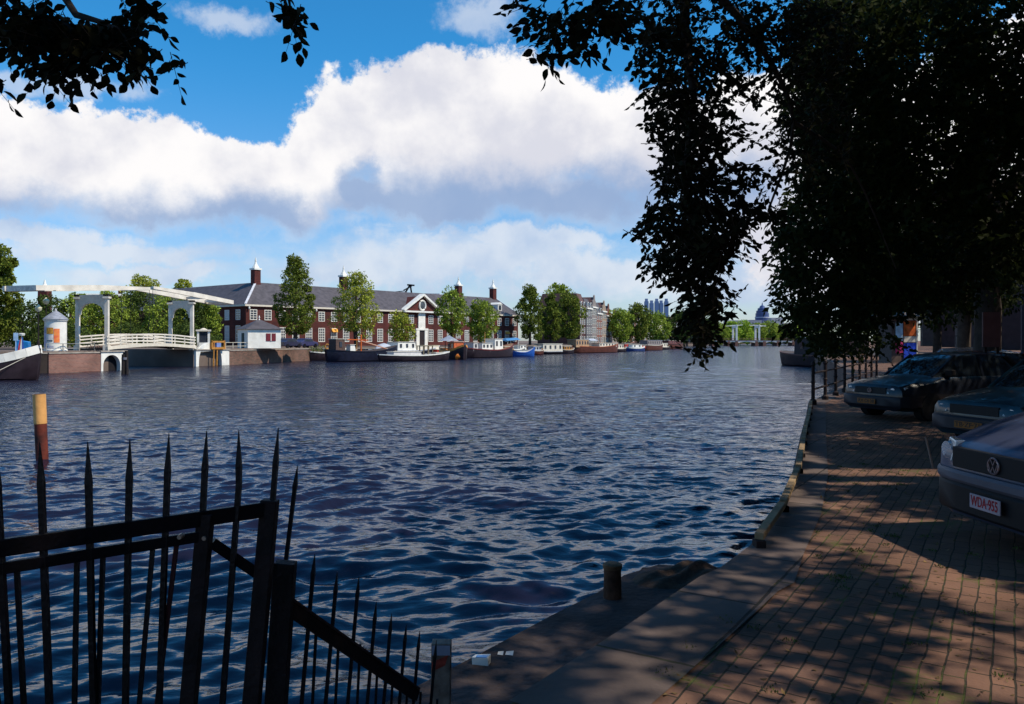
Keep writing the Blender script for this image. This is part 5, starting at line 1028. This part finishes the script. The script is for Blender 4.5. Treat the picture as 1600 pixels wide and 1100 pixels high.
m = MB(); m.box(-.19,.19,-.03,.03,1.55,2.35); m.build('panel', mat('brown_sign', (.12,.05,.05), .6), sb, k=1); m = MB(); m.box(-.16,-.10,-.03,.03,0,1.55); m.box(.10,.16,-.03,.03,0,1.55); m.build('post', M_rust, sb, k=1)
for i, (px, d) in enumerate(((1563,19.5),(1573,18.6))):
    t = thing('bollard', ('rust brown bollard behind the teal car','rust brown bollard at the right of its pair behind the teal car')[i], 'bollard', (X_of(px,d),d,GQ), k=1, group='pair of bollards by the street'); m = MB(); m.lathe([(.10,0),(.10,.15),(.07,.2),(.065,.85),(.085,.88),(.08,1.0),(.03,1.06)], n=10); m.build('shaft', M_rust, t, k=1, smooth=True)
    m = MB(); m.lathe([(.088,.885),(.088,.93)], n=10); m.build('collar', mat('bollard_white', (.5,.45,.4), .6), t, k=1)
t = thing('hand_barrier', 'low metal hoop barrier beside the bollards', 'barrier', (X_of(1569,20),20,GQ), k=1); m = MB(); m.path([(-.35,0,0),(-.35,0,1.0),(-.25,0,1.1),(.25,0,1.14),(.35,0,1.04),(.35,0,0)], .03, 6); m.build('hoop', M_iron, t, k=1)
t = thing('stake', 'thin leaning pale stake in the pavement between the cars', 'stake', (X_of(1458,10.6),10.6,GQ), k=1); m = MB(); m.path([(.0,0,0),(-.10,0,.42)], [.014,.011], 6); m.build('rod', mat('pale_stick', (.25,.2,.17), .7), t, k=1)
# leaf litter, moss tufts
n = 1500; y_ = rng.uniform(3.6, 15, n); x_ = .28*y_+rng.uniform(0.1,3.2,n)-.5; edge = np.interp(y_, [p[1]*K for p in EDGE[4:]], [p[0]*K for p in EDGE[4:]]); ok = x_ > edge+.2
p = np.stack([x_, y_, np.full(n, GQ+.008)], 1)[ok]; dr = rdir(len(p))*np.array([1,1,.15]); o = leaves('leaf_litter', p, dr, .035*rng.uniform(.5,1.3,len(p)), mat('dry_leaf', (.13,.08,.03), .8, .4, island=.5), nrm=np.array([0,0,1.])+rdir(len(p))*.2); tag(o, kind='stuff', label='small fallen leaves scattered over the brick pavement', cat='fallen leaves')
n = 60; y_ = rng.uniform(3.5, 11, n); x_ = np.interp(y_, [p[1]*K for p in EDGE[4:]], [p[0]*K for p in EDGE[4:]])+np.abs(rng.normal(size=n))*.9+.45
b = np.repeat(np.stack([x_, y_, np.full(n, GQ+.006)], 1), 26, 0); b[:, :2] += rng.normal(size=(len(b),2))*.03; dr = np.stack([rng.normal(size=len(b))*.5, rng.normal(size=len(b))*.5, np.ones(len(b))], 1)
o = leaves('weed_tufts', b, dr, .018*rng.uniform(.5,1.2,len(b)), mat('weed_green', (.07,.09,.02), .8, .3, island=.4)); tag(o, kind='stuff', label='small weeds and moss growing in the paving joints', cat='weeds')

# ---------------------------------------------------------------- cars, metres; local x points backwards from the nose
def ring(x, w, zb, zt, cr=.03, tk=.90):
    h = [(w*.80,zb),(w*.95,zb+.06),(w,zb+.22),(w*1.005,zb+(zt-zb)*.55),(w*.985,zt-.10),(w*tk,zt-.015),(w*.55,zt+cr*.7),(0,zt+cr)]
    return [(x,-a,z) for a,z in h]+[(x,a,z) for a,z in reversed(h[:-1])]
def car(name, label, pos, fwd, paint, st, gh, W_, plate, lights, details, wheel_r=.31, wb=(.85,3.35), emblem=False):
    rz = math.atan2(-fwd[1], -fwd[0]); t = thing(name, label, 'car', pos, rz, 'cars parked nose to the river', k=1)
    m = MB(); m.loft([ring(x, w*W_/2, zb, zt, cr, tk) for x,w,zb,zt,cr,tk in st]); m.build('body', paint, t, k=1, smooth=True)
    # greenhouse: (x, half width, z base, z top, half width at top)
    m = MB(); rs = []
    for x, w, z0, z1, wt in gh: rs.append([(x,-w,z0-.08),(x,-w,z0),(x,-wt,z1-.03),(x,-wt*.85,z1),(x,0,z1+.025),(x,wt*.85,z1),(x,wt,z1-.03),(x,w,z0),(x,w,z0-.08)])
    m.loft(rs); m.build('windows', mat('car_glass', (.015,.02,.025), .06, .1, spec=.9), t, k=1, smooth=True)
    m = MB(); k_ = [g for g in gh if g[3] > gh[2][3]-.12]
    m.loft([[(x,-wt*1.01,z1-.05),(x,-wt*.86,z1+.006),(x,0,z1+.032),(x,wt*.86,z1+.006),(x,wt*1.01,z1-.05),(x,0,z1-.02)] for x,w,z0,z1,wt in k_]); m.build('roof', paint, t, k=1, smooth=True)
    for sg in (-1,1):
        g = gh; a0 = (g[0][0],sg*g[0][1]*.96,g[0][2]); a1 = (k_[0][0],sg*k_[0][4]*1.0,k_[0][3]-.01); m = MB(); m.bar(a0, a1, .05, .045); m.build('windscreen_pillar', paint, t, k=1)
        xm = (k_[0][0]+k_[-1][0])/2-.1; gm = k_[len(k_)//2]; m = MB(); m.bar((xm,sg*gm[1]*1.0,gm[2]-.02),(xm+.05,sg*gm[4]*1.01,gm[3]-.03), .07, .03, (0,1,0)); m.build('door_pillar', paint, t, k=1)
        b0 = (g[-1][0],sg*g[-1][1]*.98,g[-1][2]); b1 = (k_[-1][0],sg*k_[-1][4],k_[-1][3]-.02); m = MB(); m.bar(b0, b1, .10, .05); m.build('rear_pillar', paint, t, k=1)
        m = MB(); m.hexa([(g[0][0]+.28,sg*(g[0][1]+.02),g[0][2]+.02),(g[0][0]+.42,sg*(g[0][1]+.02),g[0][2]+.02),(g[0][0]+.40,sg*(g[0][1]+.20),g[0][2]+.04),(g[0][0]+.30,sg*(g[0][1]+.20),g[0][2]+.04)], [(g[0][0]+.28,sg*(g[0][1]+.02),g[0][2]+.14),(g[0][0]+.42,sg*(g[0][1]+.02),g[0][2]+.14),(g[0][0]+.40,sg*(g[0][1]+.20),g[0][2]+.16),(g[0][0]+.30,sg*(g[0][1]+.20),g[0][2]+.16)]); m.build('mirror', M_tar, t, k=1, bevel=.02)
        for wx in wb:
            m = MB(); m.path([(wx,sg*(W_/2-.19),wheel_r),(wx,sg*(W_/2-.005),wheel_r)], wheel_r*1.10, 24); m.build('wheel_arch_shade', mat('arch_black', (.008,.008,.009), .9), t, k=1)  # black disc stands in for the shaded wheel well
            m = MB(); m.lathe([(wheel_r*.6,-.09),(wheel_r*.95,-.09),(wheel_r,-.05),(wheel_r,.05),(wheel_r*.95,.09),(wheel_r*.6,.09)], n=24); wv = m.build('wheel', mat('tyre', (.02,.02,.022), .8, .2), t, k=1, smooth=True); wv.location = (wx, sg*(W_/2-.08), wheel_r); wv.rotation_euler = (R(90),0,0)
            m = MB(); m.lathe([(wheel_r*.62,-.07),(wheel_r*.62,.07),(wheel_r*.2,.085 if True else 0)], n=18); m.build('rim', mat('wheel_rim', (.25,.25,.27), .4, metal=.6), wv, k=1)
    for lab_, mt, bx in details:
        m = MB()
        for (x0,x1,y0,y1,z0,z1) in bx:
            if lab_ in ('bumper', 'lower_bumper'):      # curved in plan, rounded in section, wrapping round the corners
                rs = []; hw = W_/2+(.012 if lab_ == 'bumper' else -.004); c_ = .025
                for yy, xo in [(-hw,.62),(-hw,.36),(-hw*.985,.22),(-hw*.93,.10),(-hw*.80,.035),(-hw*.5,.008),(0,0),(hw*.5,.008),(hw*.80,.035),(hw*.93,.10),(hw*.985,.22),(hw,.36),(hw,.62)]:
                    a = max(0, 1-abs(yy)/hw*.999); sgn = -1 if yy < 0 else 1; dp = .12 if abs(yy) < hw*.9 else .02
                    rs.append([(x0+xo+c_*.8,yy,z0),(x0+xo,yy,z0+c_),(x0+xo,yy,z1-c_),(x0+xo+c_*.8,yy,z1),(x0+xo+dp,yy*.90,z1),(x0+xo+dp,yy*.90,z0)])
                m.loft(rs)
            else: m.box(x0,x1,y0,y1,z0,z1)
        m.build(lab_, mt, t, k=1, bevel=0 if 'bumper' in lab_ else .008, smooth='bumper' in lab_)
    M_lens = mat('headlight_lens', (.55,.56,.58), .15, .3, 14, spec=.8, coat=.6)
    for sg in (-1,1):
        x0,y0,y1,z0,z1,sweep = lights; y0 *= sg; y1 *= sg
        m = MB(); m.hexa([(x0-.02,y0,z0),(x0+sweep,y1,z0),(x0+sweep+.2,y1,z0),(x0+.2,y0,z0)], [(x0+.03,y0,z1),(x0+sweep+.05,y1,z1),(x0+sweep+.2,y1,z1),(x0+.2,y0,z1)]); hl = m.build('headlight', M_lens, t, k=1, bevel=.012)
        m = MB(); yc = y0*.62+y1*.38; zc = (z0+z1)/2; r_ = (z1-z0)*.40; m.path([(x0+sweep*.4-.03,yc,zc),(x0+sweep*.4-.018,yc,zc)], r_, 16); m.build('lamp_ring', mat('chrome', (.7,.7,.72), .15, metal=.9), hl, k=1)
    (px_, pz, pw, ph, txt, pc, tcol) = plate
    m = MB(); m.box(px_-.012,px_,-pw/2,pw/2,pz-ph/2,pz+ph/2); pl_ = m.build('number_plate', pc, t, k=1, bevel=.004)
    fc = bpy.data.curves.new('plate_text', 'FONT'); fc.body = txt; fc.size = ph*.98; fc.extrude = .0012; fc.align_x = 'CENTER'; fc.align_y = 'CENTER'; fc.offset = .0016
    fo = bpy.data.objects.new('tmp', fc); COL.objects.link(fo); bpy.context.view_layer.update(); me = bpy.data.meshes.new_from_object(fo.evaluated_get(bpy.context.evaluated_depsgraph_get())); bpy.data.objects.remove(fo)
    wx_ = max(v.co.x for v in me.vertices)-min(v.co.x for v in me.vertices); sc = pw*.88/wx_
    to = bpy.data.objects.new('plate_characters', me); COL.objects.link(to); me.materials.append(tcol); to.parent = pl_; to.scale = (sc,1.0,1); to.rotation_euler = (R(90),0,R(-90)); to.location = (px_-.0135,0,pz)
    if emblem:
        ex, ez, er = emblem; m = MB(); m.path([(ex-.008,er*math.cos(a),ez+er*math.sin(a)) for a in np.linspace(0,2*math.pi,25)], er*.13, 6); 
        q = lambda u, v: (ex-.010, u*er, ez+v*er)
        for a, b in (((-.42,.80),(0,.08)),((.42,.80),(0,.08)),((-.86,.30),(-.36,-.80)),((-.36,-.80),(0,-.05)),((0,-.05),(.36,-.80)),((.36,-.80),(.86,.30))): m.bar(q(*a), q(*b), er*.15, .006, (0,0,1))
        m.build('grille_emblem', mat('emblem_metal', (.30,.22,.22), .3, metal=.7), t, k=1)
    return t
M_bump = mat('bumper_grey', (.10,.10,.125), .5, .2, 3); M_grl = mat('grille_black', (.008,.008,.010), .6); M_yel = mat('plate_yellow', (.30,.10,.012), .5); M_pw = mat('plate_white', (.42,.33,.36), .5)
# grey blue car in the right foreground: x, width factor, z bottom, z top, crown, top width factor
f1 = Vector((-.997, -.08)); c1 = Vector((3.86, 6.36))
st1 = [(.0,.80,.24,.74,.02,.90),(.05,.93,.20,.80,.02,.92),(.16,.98,.19,.845,.03,.92),(.45,1.0,.19,.965,.04,.90),(.8,1.0,.19,1.07,.05,.88),(1.1,1.0,.19,1.13,.05,.86),(1.4,1.0,.19,1.10,.03,.90),(2.4,1.0,.19,1.02,.03,.92),(3.6,1.0,.19,1.03,.03,.92),(4.3,.98,.22,1.0,.02,.90),(4.5,.90,.30,.92,.02,.85)]
gh1 = [(1.0,.70,1.12,1.15,.66),(1.4,.78,1.10,1.40,.62),(1.85,.80,1.06,1.64,.60),(2.6,.80,1.02,1.70,.62),(3.6,.80,1.02,1.63,.62),(4.1,.76,1.02,1.50,.60),(4.35,.74,1.0,1.05,.66)]
car('parked_car', 'grey blue car with a red on white number plate in the right foreground', (c1.x,c1.y,GQ), f1, mat('grey_blue_paint', (.060,.072,.125), .32, .12, 1.2, coat=.4), st1, gh1, 1.76,
    (-.10,.40,.36,.115,'WDA\u00b7955',M_pw,mat('plate_red', (.35,.01,.02), .5)), (-.005,.56,.86,.655,.835,.12),
    [('bumper', M_bump, [(-.07,.14,-.80,.80,.50,.60)]), ('lower_bumper', M_grl, [(-.065,.2,-.78,.78,.25,.497)]), ('grille', M_grl, [(-.022,.1,-.54,.54,.62,.79)])], .31, (.95,3.65), (-.028,.70,.062))
# dark hatchback farther along
st2 = [(.0,.84,.30,.66,.01,.88),(.06,.95,.22,.74,.02,.90),(.3,.99,.2,.80,.03,.90),(.75,1.0,.2,.88,.04,.88),(1.1,1.0,.2,.93,.04,.88),(1.5,1.0,.2,.93,.02,.92),(2.6,1.0,.2,.94,.02,.92),(3.6,1.0,.2,.94,.02,.92),(3.95,.97,.25,.9,.02,.88),(4.05,.9,.32,.8,.02,.85)]
gh2 = [(1.05,.68,.92,.94,.64),(1.45,.74,.92,1.22,.60),(1.75,.76,.92,1.38,.58),(2.4,.76,.92,1.42,.58),(3.2,.75,.93,1.39,.57),(3.65,.73,.93,1.25,.56),(3.95,.70,.90,.94,.60)]
det2 = [('bumper', mat('dark_bumper', (.02,.02,.028), .5), [(-.09,.12,-.78,.78,.30,.52)]), ('grille', M_grl, [(-.012,.1,-.44,.44,.56,.70)])]
f2 = Vector((-.94,-.34)); car('parked_car', 'black hatchback with yellow number plate and bright headlights by the quay edge', (7.75,17.3,GQ), f2, mat('black_paint', (.010,.013,.022), .3, .1, coat=.4), st2, gh2, 1.70,
    (-.11,.40,.50,.105,'RX\u00b7DJ\u00b738',M_yel,mat('plate_black', (.02,.015,.015), .5)), (.0,.47,.80,.575,.715,.10), det2, .30, (.82,3.3), (-.02,.63,.05))
f3 = Vector((-.95,-.31)); car('parked_car', 'dark teal saloon between the black hatchback and the grey blue car', (7.1,12.3,GQ), f3, mat('teal_paint', (.008,.030,.045), .3, .1, coat=.45), st2, gh2, 1.70,
    (-.11,.40,.50,.105,'TB\u00b7ZF\u00b771',M_yel,mat('plate_black', (.02,.015,.015), .5)), (.0,.50,.82,.575,.70,.12), det2, .30, (.82,3.3))
for i, (x, y, c_, lab) in enumerate(((8.6,20.6,(.10,.02,.02),'maroon car parked just beyond the black hatchback'),(10.2,23.7,(.03,.03,.05),'dark car, second beyond the black hatchback'),(12.0,27,(.05,.055,.07),'grey car, third beyond the black hatchback'),(13.8,30.4,(.02,.02,.03),'black car nearest the kiosk'))):
    car('parked_car', lab, (x+1.6,y,GQ), f3, mat('paint_row_%d' % i, c_, .25, .1, coat=.8), st2, gh2, 1.70, (-.11,.40,.50,.105,'SG\u00b7%d'%(41+i*7),M_yel,mat('plate_black', (.02,.015,.015), .5)), (.0,.50,.80,.575,.70,.10), det2, .30, (.82,3.3))
